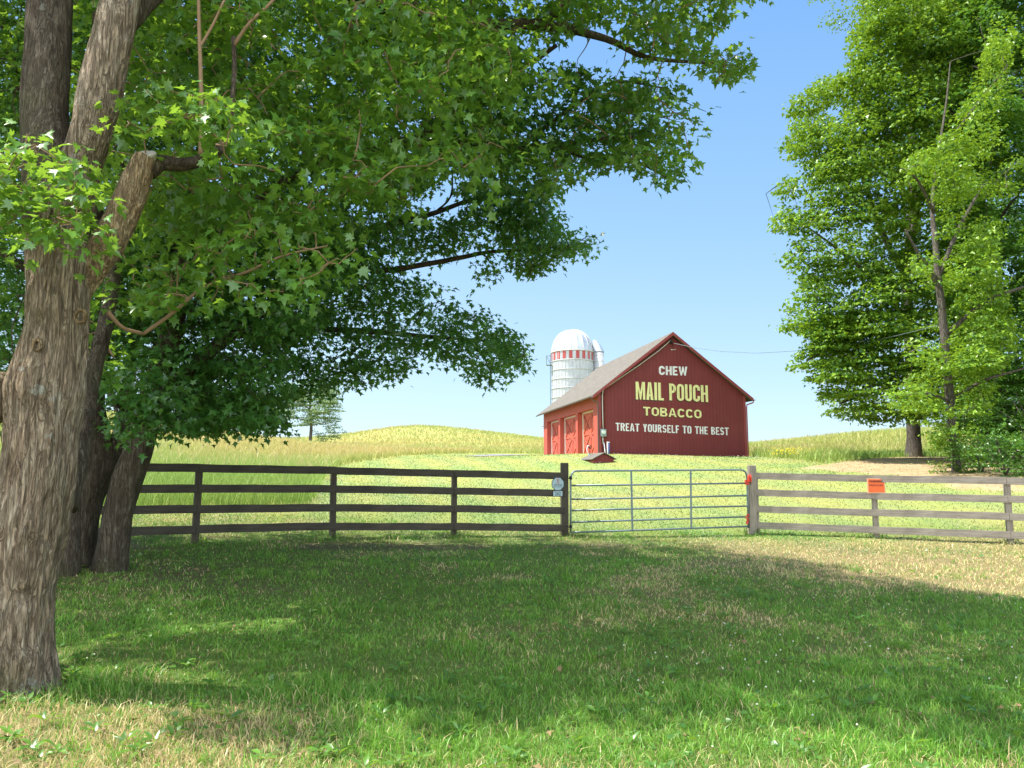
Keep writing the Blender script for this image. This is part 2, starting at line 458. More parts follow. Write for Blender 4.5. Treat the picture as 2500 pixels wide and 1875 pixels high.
# ------------------------------------------------------------------ terrain
FA = P(475, 1326, 13.6); FB = P(812, 1311, 14.9); FC = P(1108, 1310, 15.7); FD = P(1378, 1306, 16.0)
FE = P(1843, 1305, 17.0); FF = P(2140, 1312.7, 16.4); FG = P(2467, 1330, 15.55)
BC = P(1463, 1108, 42.0)
ctrl = [(0, 0, 0), (0, -15, -.3), (-12, -6, -.2), (12, -6, -.2), (-5, 3, 0), (5, 3, 0), (0, 6, .04), (-3.4, 5.6, .1), (4, 8, .08),
        (-30, 0, .3), (30, 0, 0), (18, 8, .1), (-14, 8, .4)]
ctrl += [tuple(p) for p in (FA, FB, FC, FD, FE, FF, FG)]
for px, py, Y in [(265, 1392, 10.8), (500, 1245, 18), (760, 1238, 18.5), (1000, 1200, 26), (1500, 1190, 29), (1000, 1109, 55), (830, 1134, 42),
                  (1190, 1108, 56), (1463, 1108, 42), (1822, 1117, 43.6), (1330, 1112, 55.8), (1500, 1112, 50), (1700, 1114, 51),
                  (720, 1084, 76), (800, 1082, 82), (870, 1068, 87), (760, 1100, 105), (640, 1090, 100), (968, 1045, 93), (1029, 1041, 96), (1110, 1047, 95), (1200, 1060, 92), (1273, 1069, 90), (1328, 1076, 88), (1450, 1090, 87), (1550, 1098, 86),
                  (610, 1068, 72), (500, 1050, 72), (300, 1012, 70), (0, 1025, 70), (-400, 1020, 70), (1840, 1089, 72), (1981, 1075, 68), (2053, 1066, 66), (2212, 1054, 62),
                  (2230, 1115, 34), (2335, 1152, 25), (2150, 1140, 28), (1950, 1160, 26), (2450, 1165, 22), (2700, 1120, 40), (2450, 1050, 60), (3000, 1160, 20)]:
    ctrl.append(tuple(P(px, py, Y)))
ctrl += [(0, 150, 3), (-80, 150, 2), (80, 150, 0), (-160, 90, 3), (160, 90, 2), (0, 300, -8), (-250, 300, -8), (250, 300, -8),
         (0, 700, -14), (-600, 600, -14), (600, 600, -14), (-300, 0, 0), (300, 0, 0), (0, -150, -1), (300, -150, -1), (-300, -150, -1), (-20, 120, 6), (30, 115, 3.5)]
CP = np.array(ctrl, float)
def _tps_k(r2): return 0.5 * r2 * np.log(r2 + 1e-9)
def _tps():
    n = len(CP); d = ((CP[:, None, :2] - CP[None, :, :2]) ** 2).sum(-1)
    K = _tps_k(d) + np.eye(n) * 1.5
    Pm = np.c_[np.ones(n), CP[:, :2]]
    A = np.zeros((n + 3, n + 3)); A[:n, :n] = K; A[:n, n:] = Pm; A[n:, :n] = Pm.T
    return np.linalg.solve(A, np.r_[CP[:, 2], 0, 0, 0])
TW = _tps()
def tz(x, y):
    x = np.atleast_1d(np.asarray(x, float)); y = np.atleast_1d(np.asarray(y, float))
    sh = x.shape; x = x.ravel(); y = y.ravel(); out = np.empty(len(x))
    for i in range(0, len(x), 50000):
        a = x[i:i+50000]; b = y[i:i+50000]
        d = (a[:, None] - CP[None, :, 0]) ** 2 + (b[:, None] - CP[None, :, 1]) ** 2
        out[i:i+50000] = _tps_k(d) @ TW[:-3] + TW[-3] + TW[-2] * a + TW[-1] * b
    out += .03 * (fbm(x * .7, y * .7, 3, 3) - .5) * np.clip(y / 6, .3, 1)
    return out.reshape(sh)
def tz1(x, y): return float(tz([x], [y])[0])
def G(px, py):
    """Point of the ground seen at a photo pixel."""
    Ys = np.geomspace(2.5, 160, 900)
    pts = np.array([P(px, py, Y) for Y in Ys])
    g = tz(pts[:, 0], pts[:, 1]); below = np.where(pts[:, 2] < g)[0]
    i = below[0] if len(below) else len(Ys) - 1
    return pts[i]

# surface kinds (outlines on the ground, metres)
mow_edge = [G(300, 1252), G(500, 1247), G(700, 1243), G(765, 1232), G(775, 1190), G(800, 1158), G(840, 1134), G(1000, 1112)]
tallL = [(-200, 15.0), (-14, 15.2)] + [(p[0], p[1]) for p in mow_edge] + [(-2, 59), (3, 60.5), (10, 59), (13.5, 56), (15, 50), (15.2, 44)]
tr = [P(1832, 1116, 44.0), P(1880, 1124, 38), P(1940, 1134, 34), P(2010, 1146, 31), P(2100, 1132, 32.5), P(2200, 1122, 33.5)]
TALL = tallL + [(p[0], p[1]) for p in tr] + [(24, 36), (60, 36), (250, 60), (250, 400), (-250, 400)]
DIRT = [(P(*q)[0], P(*q)[1]) for q in [(1960, 1148, 29), (2040, 1136, 31), (2140, 1128, 33), (2260, 1120, 34), (2420, 1130, 31), (2500, 1220, 20), (2350, 1230, 20.5), (2250, 1180, 23.5), (2080, 1158, 26)]]
GRAV = [(P(*q)[0], P(*q)[1]) for q in [(1130, 1119, 50), (1230, 1111, 55), (1335, 1110, 56), (1375, 1112, 52), (1385, 1118, 48), (1290, 1122, 47), (1180, 1124, 47.5)]]
def kind_masks(x, y):
    wx = x + .5 * (fbm(x * .9, y * .9, 21, 3) - .5); wy = y + .8 * (fbm(x * .9, y * .9, 31, 3) - .5)
    return inpoly(wx, wy, TALL), inpoly(wx, wy, DIRT)
def dryness(x, y):
    """0 lush, 1 straw: real dry spots of the turf."""
    n = fbm(x * .55, y * .55, 5, 4); n2 = fbm(x * 1.9, y * 1.9, 15, 3)
    d = sstep(.46, .74, .6 * n + .4 * n2) * .7
    d = np.maximum(d, sstep(2.2, 5.5, x) * sstep(9.5 - .35 * (x - 6), 11.5 - .35 * (x - 6), y) * (1 - sstep(15.6, 16.8, y)) * (.75 + .5 * n2) * 1.4)
    d = np.maximum(d, (1 - sstep(-1.6, -.7, x)) * (1 - sstep(5.0, 5.6, y)) * (.4 + .7 * n2) * 1.1)
    d = np.maximum(d, (1 - sstep(4.15, 4.5, y)) * (.25 + .9 * n) * .9)
    return np.clip(d, 0, 1)

def ground_mat():
    t = NT('turf_and_soil')
    at = t.n('ShaderNodeAttribute', attribute_name='col')
    n1 = t.noise(t.coord((1, 1, 1)), 22, 6, .75); n2 = t.noise(t.coord((1, 1, 1)), 3.2, 5, .65); n3 = t.noise(t.coord((1, 1, 1)), 90, 3, .8)
    c = t.mix(t.math('MULTIPLY', t.ramp(n1, [(.35, 1.0), (.6, 0.0)]), .35), at.outputs['Color'], (.06, .08, .02))
    c = t.mix(t.math('MULTIPLY', t.ramp(n3, [(.5, 0.0), (.75, 1.0)]), .2), c, (.42, .40, .13))
    c = t.mix(t.math('MULTIPLY', t.ramp(n2, [(.4, 0.0), (.7, 1.0)]), .2), c, (.30, .25, .12))
    h = t.math('ADD', n1, n3)
    t.bsdf(c, 1.0, 0, t.bump(h, .8, .03), .05); return t.m

def lin(a, n): return np.sinh(np.linspace(-a, a, n)) / math.sinh(a)
xs = lin(5.2, 341) * 700
ys = np.concatenate([-150 + 148 * (1 - np.geomspace(1, .001, 30)), np.arange(-1.8, 20, .2), np.arange(20, 60, .5), np.arange(60, 130, 1.0), np.geomspace(131, 800, 40)])
gx, gy = np.meshgrid(xs, ys)
gz = tz(gx, gy)
def ground_colour(x, y):
    tall, dirt = kind_masks(x, y)
    d = dryness(x, y); near = 1 - sstep(14, 19, y)
    lush = np.stack([.11 + 0 * x, .24 + 0 * x, .03 + 0 * x], -1); straw = np.array([.36, .29, .14]); soil = np.array([.16, .12, .075])
    c = lush * (1 - d[..., None]) + straw * d[..., None]
    c = c * (1 - .45 * near[..., None]) + soil * .45 * near[..., None]
    far = 1 - near
    st = .5 + .5 * np.sin((x * .93 + y * .2) * 2 * math.pi / 1.9)          # mowing strips
    n = fbm(x * .35, y * .35, 77, 4)
    lawn = np.stack([.21 + .14 * n + .07 * st, .33 + .05 * n + .03 * st, .10 + .03 * n], -1)
    c = c * (1 - far[..., None]) + lawn * far[..., None]
    mead = np.stack([.37 + .12 * n, .39 + .04 * n, .13 + .02 * n], -1)
    c = np.where(tall[..., None], mead, c)
    c = np.where(dirt[..., None], np.array([.50, .37, .22]) * (.7 + .5 * fbm(x * 3, y * 3, 8, 3))[..., None], c)
    bare = np.exp(-(((x + 4.6) / 2.6) ** 2 + ((y - 10.6) / 1.6) ** 2)) * (fbm(x * 1.6, y * 1.6, 57, 3) > .38)
    c = c * (1 - .75 * bare[..., None]) + np.array([.12, .09, .06]) * .75 * bare[..., None]
    strip = np.exp(-((y - (FA[1] + (x - FA[0]) * .22)) - (-.35)) ** 2 / .18) * (x > -8) * (x < 2.6) * (fbm(x * 1.2, y * 1.2, 51, 3) > .42)
    c = c * (1 - .8 * strip[..., None]) + np.array([.14, .10, .075]) * .8 * strip[..., None]
    return c
gc = ground_colour(gx, gy)
ny, nx = gx.shape
me = bpy.data.meshes.new('ground')
idx = np.arange(nx * ny).reshape(ny, nx)
quads = np.stack([idx[:-1, :-1], idx[:-1, 1:], idx[1:, 1:], idx[1:, :-1]], -1).reshape(-1, 4)
me.vertices.add(nx * ny); me.vertices.foreach_set('co', np.stack([gx, gy, gz], -1).reshape(-1).astype(np.float32))
me.loops.add(quads.size); me.loops.foreach_set('vertex_index', quads.reshape(-1).astype(np.int32))
me.polygons.add(len(quads)); me.polygons.foreach_set('loop_start', (np.arange(len(quads)) * 4).astype(np.int32))
me.polygons.foreach_set('loop_total', np.full(len(quads), 4, np.int32)); me.polygons.foreach_set('use_smooth', np.ones(len(quads), bool))
a = me.attributes.new('col', 'FLOAT_COLOR', 'POINT'); c4 = np.ones((nx * ny, 4), np.float32); c4[:, :3] = gc.reshape(-1, 3); a.data.foreach_set('color', c4.reshape(-1))
me.materials.append(ground_mat()); me.update(calc_edges=True)
ground = bpy.data.objects.new('ground', me); col.objects.link(ground); tag(ground, kind='structure')

# gravel apron before the barn doors
def gravel_mat():
    t = NT('grey_gravel'); vo = t.n('ShaderNodeTexVoronoi'); vo.inputs['Scale'].default_value = 9
    t.l(t.coord((1, 1, 1)), vo.inputs['Vector']); n = t.noise(t.coord((1, 1, 1)), 2, 4, .6)
    c = t.mix(vo.outputs['Color'], (.17, .17, .18), (.30, .30, .31)); c = t.mix(t.math('MULTIPLY', n, .4), c, (.20, .22, .12))
    t.bsdf(c, .95, 0, t.bump(vo.outputs['Distance'], .8, .05), .2); return t.m
gp = np.array(GRAV); cx, cy = gp.mean(0)
gb = MB(); nr, na = 10, 48
ang = np.linspace(0, 2 * math.pi, na, endpoint=False)
def ray_r(th):
    for r_ in np.linspace(.2, 12, 240):
        if not inpoly([cx + r_ * math.cos(th)], [cy + r_ * math.sin(th)], GRAV)[0]: return r_
    return 12
vs = [(cx, cy)]; rr = [ray_r(t_) * (.9 + .2 * random.random()) for t_ in ang]
for i in range(1, nr + 1):
    for t_, r_ in zip(ang, rr): vs.append((cx + r_ * i / nr * math.cos(t_), cy + r_ * i / nr * math.sin(t_)))
vs = np.array(vs); vz = tz(vs[:, 0], vs[:, 1]) + .03
fs = [(0, 1 + j, 1 + (j + 1) % na) for j in range(na)]
for i in range(nr - 1):
    for j in range(na): k = (j + 1) % na; fs.append((1+i*na+j, 1+(i+1)*na+j, 1+(i+1)*na+k, 1+i*na+k))
gb.add(np.c_[vs, vz], fs)
tag(gb.build('gravel_path', gravel_mat(), smooth=True), kind='structure')

# ------------------------------------------------------------------ barn
BA = R(10.6)
LB, WB = 13.6, 8.8
zb = BC[2]
H_w = P(1463, 957, 42.0)[2] - zb
apex = P(1643, 814, 42.5)[2] - zb
pitch_t = (apex - H_w) / (WB / 2)
barn = empty('barn', (BC[0], BC[1], zb), 'big red wooden barn with painted lettering on its gable and three crossed doors', 'barn', rz=BA)
def bl(mb, name, mat, parent=barn, **k): return mb.build(name, mat, parent, local=True, **k)
# gable walls and right side
w = MB()
low = -.9
Ht = H_w - .02
w.add([(0, 0, low), (WB, 0, low), (WB, 0, Ht), (WB / 2, 0, apex - .1), (0, 0, Ht)], [(0, 1, 2, 3, 4)])
w.add([(0, LB, low), (WB, LB, low), (WB, LB, Ht), (WB / 2, LB, apex - .1), (0, LB, Ht)], [(4, 3, 2, 1, 0)])
w.add([(WB, 0, low), (WB, LB, low), (WB, LB, Ht), (WB, 0, Ht)], [(0, 1, 2, 3)])
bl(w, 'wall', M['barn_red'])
# side wall with three door bays
bays = [(1.06, 4.37), (4.85, 8.74), (9.2, 12.5)]
doorH = H_w - .82
RC = .42
s = MB()
edges = [0.0] + [e for b_ in bays for e in b_] + [LB]
for i in range(0, len(edges), 2): s.box((0, edges[i], low), (RC, edges[i + 1], doorH))
s.box((0, 0, doorH), (RC, LB, Ht))
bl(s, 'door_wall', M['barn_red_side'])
for (y0, y1) in bays:
    d = MB(); d.box((RC - .06, y0 + .16, low), (RC - .02, y1 - .02, doorH - .1))
    D = bl(d, 'door', M['door_red'])
    X = RC - .06
    m = MB(); ym = (y0 + .16 + y1 - .02) / 2; zt = doorH - .12; zl = .02; zm = (zt + zl) / 2
    t_ = .10; pr = .035
    def strip(a_, b_, wd=t_, off=0):
        m.beam((X - pr / 2 - off, a_[0], a_[1]), (X - pr / 2 - off, b_[0], b_[1]), wd, pr, up=(1, 0, 0))
    ya, yb = y0 + .2, y1 - .06
    for yy in (ya, ym - .06, ym + .06, yb): strip((yy, zl), (yy, zt))
    for zz in (zl + .05, zm, zt - .05):
        strip((ya + .05, zz), (ym - .11, zz), off=.001); strip((ym + .11, zz), (yb - .05, zz), off=.001)
    for (p0, p1) in ((ya + .05, ym - .11), (ym + .11, yb - .05)):
        for (q0, q1) in ((zl + .1, zm - .05), (zm + .05, zt - .1)):
            strip((p0, q0), (p1, q1), .11, .004); strip((p0, q1), (p1, q0), .11, .008)
    m.build('brace', M['door_red'], D, local=True)
    g = MB()  # flat strips painting in the brace shadows, plus the centre gap
    for (p0, p1) in ((ya + .05, ym - .11), (ym + .11, yb - .05)):
        for (q0, q1) in ((zl + .1, zm - .05), (zm + .05, zt - .1)):
            for dd in (-.075, .075): g.beam((X - .002, p0, q0 + dd * 2.2), (X - .002, p1, q1 + dd * 2.2), .07, .004, up=(1, 0, 0))
    g.beam((X - .002, ym, zl), (X - .002, ym, zt), .04, .004, up=(1, 0, 0))
    g.build('groove', M['door_groove'], D, local=True)
    f = MB(); f.box((RC - .12, y1 - .16, low), (RC - .061, y1 - .001, doorH - .1)); f.box((RC - .12, y0 + .001, doorH - .1), (RC - .061, y1 - .001, doorH - .002))
    f.box((RC - .12, y0 + .001, low), (RC - .061, y0 + .15, doorH - .1))
    bl(f, 'door_frame', M['white_trim'])
# roof slabs, rake boards
oh, ov, th = .40, .26, .11
def roof_slab(side):
    r = MB(); sx = -1 if side == 'l' else 1
    ex = -oh if sx < 0 else WB + oh; mx = WB / 2
    ze = H_w - oh * pitch_t; zp = apex
    a_ = [(ex, -ov, ze), (ex, LB + ov, ze), (mx, LB + ov, zp), (mx, -ov, zp)]
    b_ = [(x_, y_, z_ + th) for x_, y_, z_ in a_]
    v = a_ + b_
    q = [(0, 1, 2, 3), (7, 6, 5, 4), (0, 4, 5, 1), (1, 5, 6, 2), (2, 6, 7, 3), (3, 7, 4, 0)]
    r.add(v, q); return r
roof = bl(roof_slab('l'), 'roof', M['roof'])
bl(roof_slab('r'), 'roof', M['roof'])
for sx in (-1, 1):
    k = MB(); ex = -oh if sx < 0 else WB + oh; ze = H_w - oh * pitch_t
    y0 = -ov - .03; dpt = .19
    a_ = [(ex, y0, ze - dpt + .12), (WB / 2, y0, apex - dpt + .1), (WB / 2, y0, apex + th - .02), (ex, y0, ze + th - .02)]
    b_ = [(x_, y_ + .028, z_) for x_, y_, z_ in a_]
    k.add(a_ + b_, [(0, 1, 2, 3), (7, 6, 5, 4), (0, 4, 5, 1), (1, 5, 6, 2), (2, 6, 7, 3), (3, 7, 4, 0)])
    bl(k, 'rake_board', M['trim_red'])
    k = MB(); x_ = ex + sx * .07; z_ = ze + .03
    arc = [(x_ + .06 * math.cos(t__), z_ + .06 * math.sin(t__)) for t__ in np.linspace(math.pi, 2 * math.pi, 7)]
    v = []; f = []
    for yy in (-ov - .05, LB + ov + .05):
        for (p_, q_) in arc: v.append((p_, yy, q_))
    for i in range(6): f.append((i, i + 1, 8 + i, 7 + i))
    k.add(v, f); bl(k, 'gutter', M['gutter'])
    k = MB(); x2 = -.06 if sx < 0 else WB + .06
    k.tube([(ex + sx * .05, -ov + .1, ze - .04), (ex + sx * .03, -ov + .12, ze - .14), (x2 + sx * .02, -.07, ze - .26), (x2, -.06, ze - .4), (x2, -.06, -.1)], .038, 8)
    bl(k, 'downspout', M['gutter'] if sx < 0 else M['trim_red'])
for x0_, x1_ in ((-.03, .12), (WB - .12, WB + .03)):
    k = MB(); k.box((x0_, -.03, low), (x1_, -.003, H_w - .05)); bl(k, 'corner_board', M['trim_red'])
# soffit under front overhang
# lettering
def text_mesh(body, name, mat, width, height, x0, z0, y, parent, offset=0.0, squeeze=True, shear=0):
    cu = bpy.data.curves.new('t', 'FONT'); cu.body = body; cu.size = 1.0; cu.offset = offset; cu.space_character = 1.06; cu.resolution_u = 3
    o = bpy.data.objects.new('t', cu); col.objects.link(o)
    dg = bpy.context.evaluated_depsgraph_get(); me_ = bpy.data.meshes.new_from_object(o.evaluated_get(dg))
    bpy.data.objects.remove(o)
    co = np.array([v.co[:] for v in me_.vertices]); mn = co.min(0); mx = co.max(0)
    u = (co[:, 0] - mn[0]) / (mx[0] - mn[0]); v = (co[:, 1] - mn[1]) / (mx[1] - mn[1])
    new = np.c_[x0 + u * width, np.full(len(u), y), z0 + v * height + u * width * shear]
    me_.vertices.foreach_set('co', new.reshape(-1).astype(np.float32)); me_.materials.clear(); me_.materials.append(mat); me_.name = name
    ob = bpy.data.objects.new(name, me_); col.objects.link(ob); ob.parent = parent; return ob
ca, sa = math.cos(BA), math.sin(BA)
def gable_xy(px, py):
    """Local (x, z) of the gable face at a photo pixel."""
    lo, hi = 0.0, WB
    for _ in range(40):
        mid = (lo + hi) / 2; q = P(px, py, BC[1] + mid * sa)
        if q[0] > BC[0] + mid * ca: lo = mid
        else: hi = mid
    return lo, q[2] - zb
def thick(pts, w):
    """Outline of a stroke of width w along a centre line."""
    p = np.array(pts, float); d = np.diff(p, axis=0); d /= np.linalg.norm(d, axis=1)[:, None]
    n_ = np.c_[-d[:, 1], d[:, 0]]; nv_ = [n_[0]]
    for i in range(1, len(p) - 1):
        m_ = n_[i - 1] + n_[i]; m_ /= (m_ @ m_) / 2; nv_.append(m_)
    nv_.append(n_[-1]); nv_ = np.array(nv_)
    return np.r_[p + nv_ * w / 2, (p - nv_ * w / 2)[::-1]].tolist()
def arc2(cx_, cy_, rx, ry, a0, a1, n_=9): return [(cx_ + rx * math.cos(R(t_)), cy_ + ry * math.sin(R(t_))) for t_ in np.linspace(a0, a1, n_)]
def glyph(ch, w, k):
    """Closed loops of a bold block letter, height 1, width w, stroke k."""
    h = k / 2; r = min(w / 2, .5)
    def rr(x0, y0, x1, y1, q): return arc2(x1 - q, y1 - q, q, q, 0, 90, 6) + arc2(x0 + q, y1 - q, q, q, 90, 180, 6) + arc2(x0 + q, y0 + q, q, q, 180, 270, 6) + arc2(x1 - q, y0 + q, q, q, 270, 360, 6)
    if ch == 'I': return [[(0, 0), (k, 0), (k, 1), (0, 1)]]
    if ch == 'L': return [[(0, 0), (w, 0), (w, k * .8), (k, k * .8), (k, 1), (0, 1)]]
    if ch == 'H': return [[(0, 0), (k, 0), (k, .5 - h * .8), (w - k, .5 - h * .8), (w - k, 0), (w, 0), (w, 1), (w - k, 1), (w - k, .5 + h * .8), (k, .5 + h * .8), (k, 1), (0, 1)]]
    if ch in 'EF':
        b_ = k * .85
        t_ = [(k, .5 - b_ / 2), (w * .85, .5 - b_ / 2), (w * .85, .5 + b_ / 2), (k, .5 + b_ / 2), (k, 1 - b_), (w, 1 - b_), (w, 1), (0, 1)]
        return [[(0, 0), (w, 0), (w, b_), (k, b_)] + t_] if ch == 'E' else [[(0, 0), (k, 0)] + t_]
    if ch == 'T': return [[(w / 2 - h, 0), (w / 2 + h, 0), (w / 2 + h, 1 - k * .85), (w, 1 - k * .85), (w, 1), (0, 1), (0, 1 - k * .85), (w / 2 - h, 1 - k * .85)]]
    if ch == 'M': return [[(0, 0), (k * .85, 0), (k * .85, .62), (w / 2 - h * .45, .0), (w / 2 + h * .45, .0), (w - k * .85, .62), (w - k * .85, 0), (w, 0), (w, 1), (w - k * 1.05, 1), (w / 2, .42), (k * 1.05, 1), (0, 1)]]
    if ch == 'W': return [[(0, 1), (k, 1), (w * .30, .38), (w * .5 - h * .6, 1), (w * .5 + h * .6, 1), (w * .70, .38), (w - k, 1), (w, 1), (w * .79, 0), (w * .64, 0), (w * .5, .5), (w * .36, 0), (w * .21, 0)]]
    if ch == 'A':
        iw = lambda y_: (w / 2 - k) * (1 - y_ / .86); yb = .20 + k * .75
        return [[(0, 0), (k, 0), (w / 2 - iw(.2), .2), (w / 2 + iw(.2), .2), (w - k, 0), (w, 0), (w / 2 + h * 1.05, 1), (w / 2 - h * 1.05, 1)], [(w / 2 - iw(yb), yb), (w / 2, .84), (w / 2 + iw(yb), yb)]]
    if ch == 'Y': return [[(w / 2 - h, 0), (w / 2 + h, 0), (w / 2 + h, .42), (w, 1), (w - k * 1.05, 1), (w / 2, .62), (k * 1.05, 1), (0, 1), (w / 2 - h, .42)]]
    if ch == 'O': return [rr(0, 0, w, 1, r * .98), rr(k, k * .9, w - k, 1 - k * .9, max(.03, (w - 2 * k) / 2 * .98))]
    if ch == 'U': return [[(0, 1), (0, r)] + arc2(r, r, r, r, 180, 270, 7) + arc2(w - r, r, r, r, 270, 360, 7) + [(w, r), (w, 1), (w - k, 1), (w - k, r)] + arc2(w - r, r, max(.02, w - r - k) if 0 else max(.02, r - k), max(.02, r - k), 360, 270, 6) + arc2(r, r, max(.02, r - k), max(.02, r - k), 270, 180, 6) + [(k, 1)]]
    if ch == 'C':
        a0_ = 0 if 1 - r > .68 else 24
        cl = ([(w - h, .66)] if a0_ == 0 else []) + arc2(w - r, 1 - r, r - h, r - h, a0_, 90, 6) + arc2(r, 1 - r, r - h, r - h, 90, 180, 6) + arc2(r, r, r - h, r - h, 180, 270, 6) + arc2(w - r, r, r - h, r - h, 270, 360 - a0_, 6) + ([(w - h, .34)] if a0_ == 0 else [])
        cl = [p for i, p in enumerate(cl) if i == 0 or math.dist(p, cl[i - 1]) > .015]; return [thick(cl, k)]
    if ch == 'S':
        q = .5 - h * .5; rx = w / 2 - h; ry = (1 - k) / 4
        cl = arc2(w / 2, 1 - h - ry, rx, ry, 20, 270, 14)[:-1] + arc2(w / 2, h + ry, rx, ry, 90, -160, 14); return [thick(cl, k * .95)]
    if ch in 'PR':
        m_ = .44 if ch == 'P' else .46; rq = min((1 - m_) / 2, w * .6); 
        out = [(k, 1) if 0 else (0, 1), (0, 0), (k, 0), (k, m_)]
        if ch == 'R': out = [(0, 1), (0, 0), (k, 0), (k, m_ - .02), (k + .05, m_ - .02), (w - k * 1.02, 0), (w + .01, 0), (w * .72, m_ + .03)]
        out = out + arc2(w - rq, m_ + rq, rq, rq, -90 if ch == 'P' else -60, 0, 6) + arc2(w - rq, 1 - rq, rq, rq, 0, 90, 6)
        hq = max(.02, rq - k * .85)
        hole = [(k, m_ + k * .75)] + arc2(w - rq, m_ + rq, max(.02, rq - k), hq, -90, 0, 5) + arc2(w - rq, 1 - rq, max(.02, rq - k), hq, 0, 90, 5) + [(k, 1 - k * .8)]
        return [out, hole]
    if ch == 'B':
        r1, r2 = .24, .26
        out = [(0, 1), (0, 0)] + arc2(w - r2, r2, r2, r2, -90, 80, 8) + arc2(w - .04 - r1, 1 - r1, r1, r1, -60, 90, 8)
        return [out, [(k, k * .75)] + arc2(w - r2, r2, max(.03, r2 - k), r2 - k * .75, -90, 90, 6) + [(k, 2 * r2 - k * .75)], [(k, 1 - 2 * r1 + k * .62)] + arc2(w - .04 - r1, 1 - r1, max(.03, r1 - k), r1 - k * .7, -80, 90, 6) + [(k, 1 - k * .7)]]
    return []
def block_text(body, wch, k, gap, space):
    loops = []; x = 0
    for ch in body:
        if ch == ' ': x += space; continue
        w_ = wch * {'I': 0, 'M': 1.45, 'W': 1.5, 'L': .85, 'E': .85, 'F': .82, 'A': 1.1, 'P': .95}.get(ch, 1.0) or k
        for l_ in glyph(ch, w_, k): loops.append([(x + a_, b_) for a_, b_ in l_])
        x += w_ + gap
    return loops, x - gap
def place_text(body, name, mat, tl, br_, tr_y, style, dx=0, dz=0, y=-.006):
    x0, zt0 = gable_xy(*tl); x1, zb1 = gable_xy(*br_); _, zt1 = gable_xy(br_[0], tr_y)
    hgt_ = zt1 - zb1; sh = (zt1 - zt0) / (x1 - x0)
    loops, wt = block_text(body, *style)
    cu = bpy.data.curves.new('t', 'CURVE'); cu.dimensions = '2D'; cu.fill_mode = 'BOTH' if False else 'FRONT'
    for l_ in loops:
        sp = cu.splines.new('POLY'); sp.points.add(len(l_) - 1); sp.use_cyclic_u = True
        for p_, (a_, b_) in zip(sp.points, l_):
            X_ = a_ / wt * (x1 - x0); p_.co = (X_, b_ * hgt_ + X_ * sh, 0, 1)
    o = bpy.data.objects.new('t', cu); col.objects.link(o)
    me_ = bpy.data.meshes.new_from_object(o.evaluated_get(bpy.context.evaluated_depsgraph_get())); bpy.data.objects.remove(o)
    co = np.array([v.co[:] for v in me_.vertices])
    new = np.c_[x0 + dx + co[:, 0], np.full(len(co), y), zt0 - hgt_ + dz + co[:, 1]]
    me_.vertices.foreach_set('co', new.reshape(-1).astype(np.float32)); me_.materials.clear(); me_.materials.append(mat); me_.name = name
    ob = bpy.data.objects.new(name, me_); col.objects.link(ob); ob.parent = barn; return ob
z1 = lambda x, y: (1300 + x / 4.022, 780 + y / 4.022)
def pt(body, name, mat, x0, y0, x1, y1t, y1b, off, **k): place_text(body, name, mat, z1(x0, y0), z1(x1, y1b), z1(0, y1t)[1], off, **k)
pt('CHEW', 'lettering', M['white_letter'], 1240, 455, 1522, 464, 552, (.62, .21, .10, .3))
for dx, dz, mm, yy in ((-.035, -.05, M['black_letter'], -.005), (0, 0, M['yellow_letter'], -.009)):
    pt('MAIL', 'lettering', mm, 1010, 610, 1290, 622, 795, (.36, .155, .055, .2), dx=dx, dz=dz, y=yy)
    pt('POUCH', 'lettering', mm, 1340, 628, 1725, 648, 812, (.42, .155, .055, .2), dx=dx, dz=dz, y=yy)
    pt('TOBACCO', 'lettering', mm, 1085, 856, 1660, 888, 972, (.72, .20, .11, .3), dx=dx * .7, dz=dz * .7, y=yy)
pt('TREAT YOURSELF TO THE BEST', 'lettering', M['white_letter'], 816, 1014, 1928, 1062, 1137, (.50, .175, .085, .33))
# service conduit, weather head, meter
def gp3(px, py, y=-.05): a_, b_ = gable_xy(px, py); return (a_, y, b_)
c = MB()
cpx = [(1350, 205), (1335, 222), (1290, 262), (1240, 305), (1180, 350), (1110, 400), (1040, 452), (960, 505), (880, 560), (800, 615), (730, 660), (700, 680), (688, 705), (684, 740), (685, 860), (688, 980), (691, 1075)]
c.tube([gp3(*z1(a_, b_)) for a_, b_ in cpx], .028, 8); c.tube([gp3(*z1(687, 1145)), gp3(*z1(690, 1220))], .03, 8)
bl(c, 'conduit', M['conduit'], smooth=True)
c = MB(); a_, b_ = gable_xy(*z1(1357, 235)); c.tube([(a_, -.03, b_ + .2), (a_, -.13, b_ + .16), (a_ + .02, -.17, b_ + .02), (a_ + .06, -.12, b_ - .14)], .03, 6); c.box((a_ - .07, -.09, b_ - .02), (a_ + .07, -.004, b_ + .10))
bl(c, 'weather_head', M['black_iron'])
c = MB(); a_, b_ = gable_xy(*z1(1382, 294)); c.tube([(a_ - .17, -.03, b_), (a_, -.05, b_ - .03), (a_ + .16, -.03, b_ + .01)], .018, 6); c.box((a_ - .14, -.04, b_ - .05), (a_ - .06, -.004, b_ - .02))
bl(c, 'insulator_hook', M['conduit'])
xa, zt_ = gable_xy(*z1(664, 1078)); xb, zb_ = gable_xy(*z1(718, 1150))
c = MB(); c.box((xa, -.16, zb_), (xb, -.004, zt_)); mt = bl(c, 'electric_meter', M['meter'], bevel=.012)
c = MB(); mx_, mz_ = (xa + xb) / 2, (zt_ + zb_) / 2 + .03; c.tube([(mx_, -.16, mz_), (mx_, -.24, mz_)], [.11, .10], 18); c.build('meter_dial', M['glass'], mt, local=True)
# small lamp bracket at far eave
c = MB(); c.tube([(-.02, 13.3, 2.35), (-.25, 13.35, 2.38)], .03, 6); bl(c, 'wall_hook', M['white_trim'])
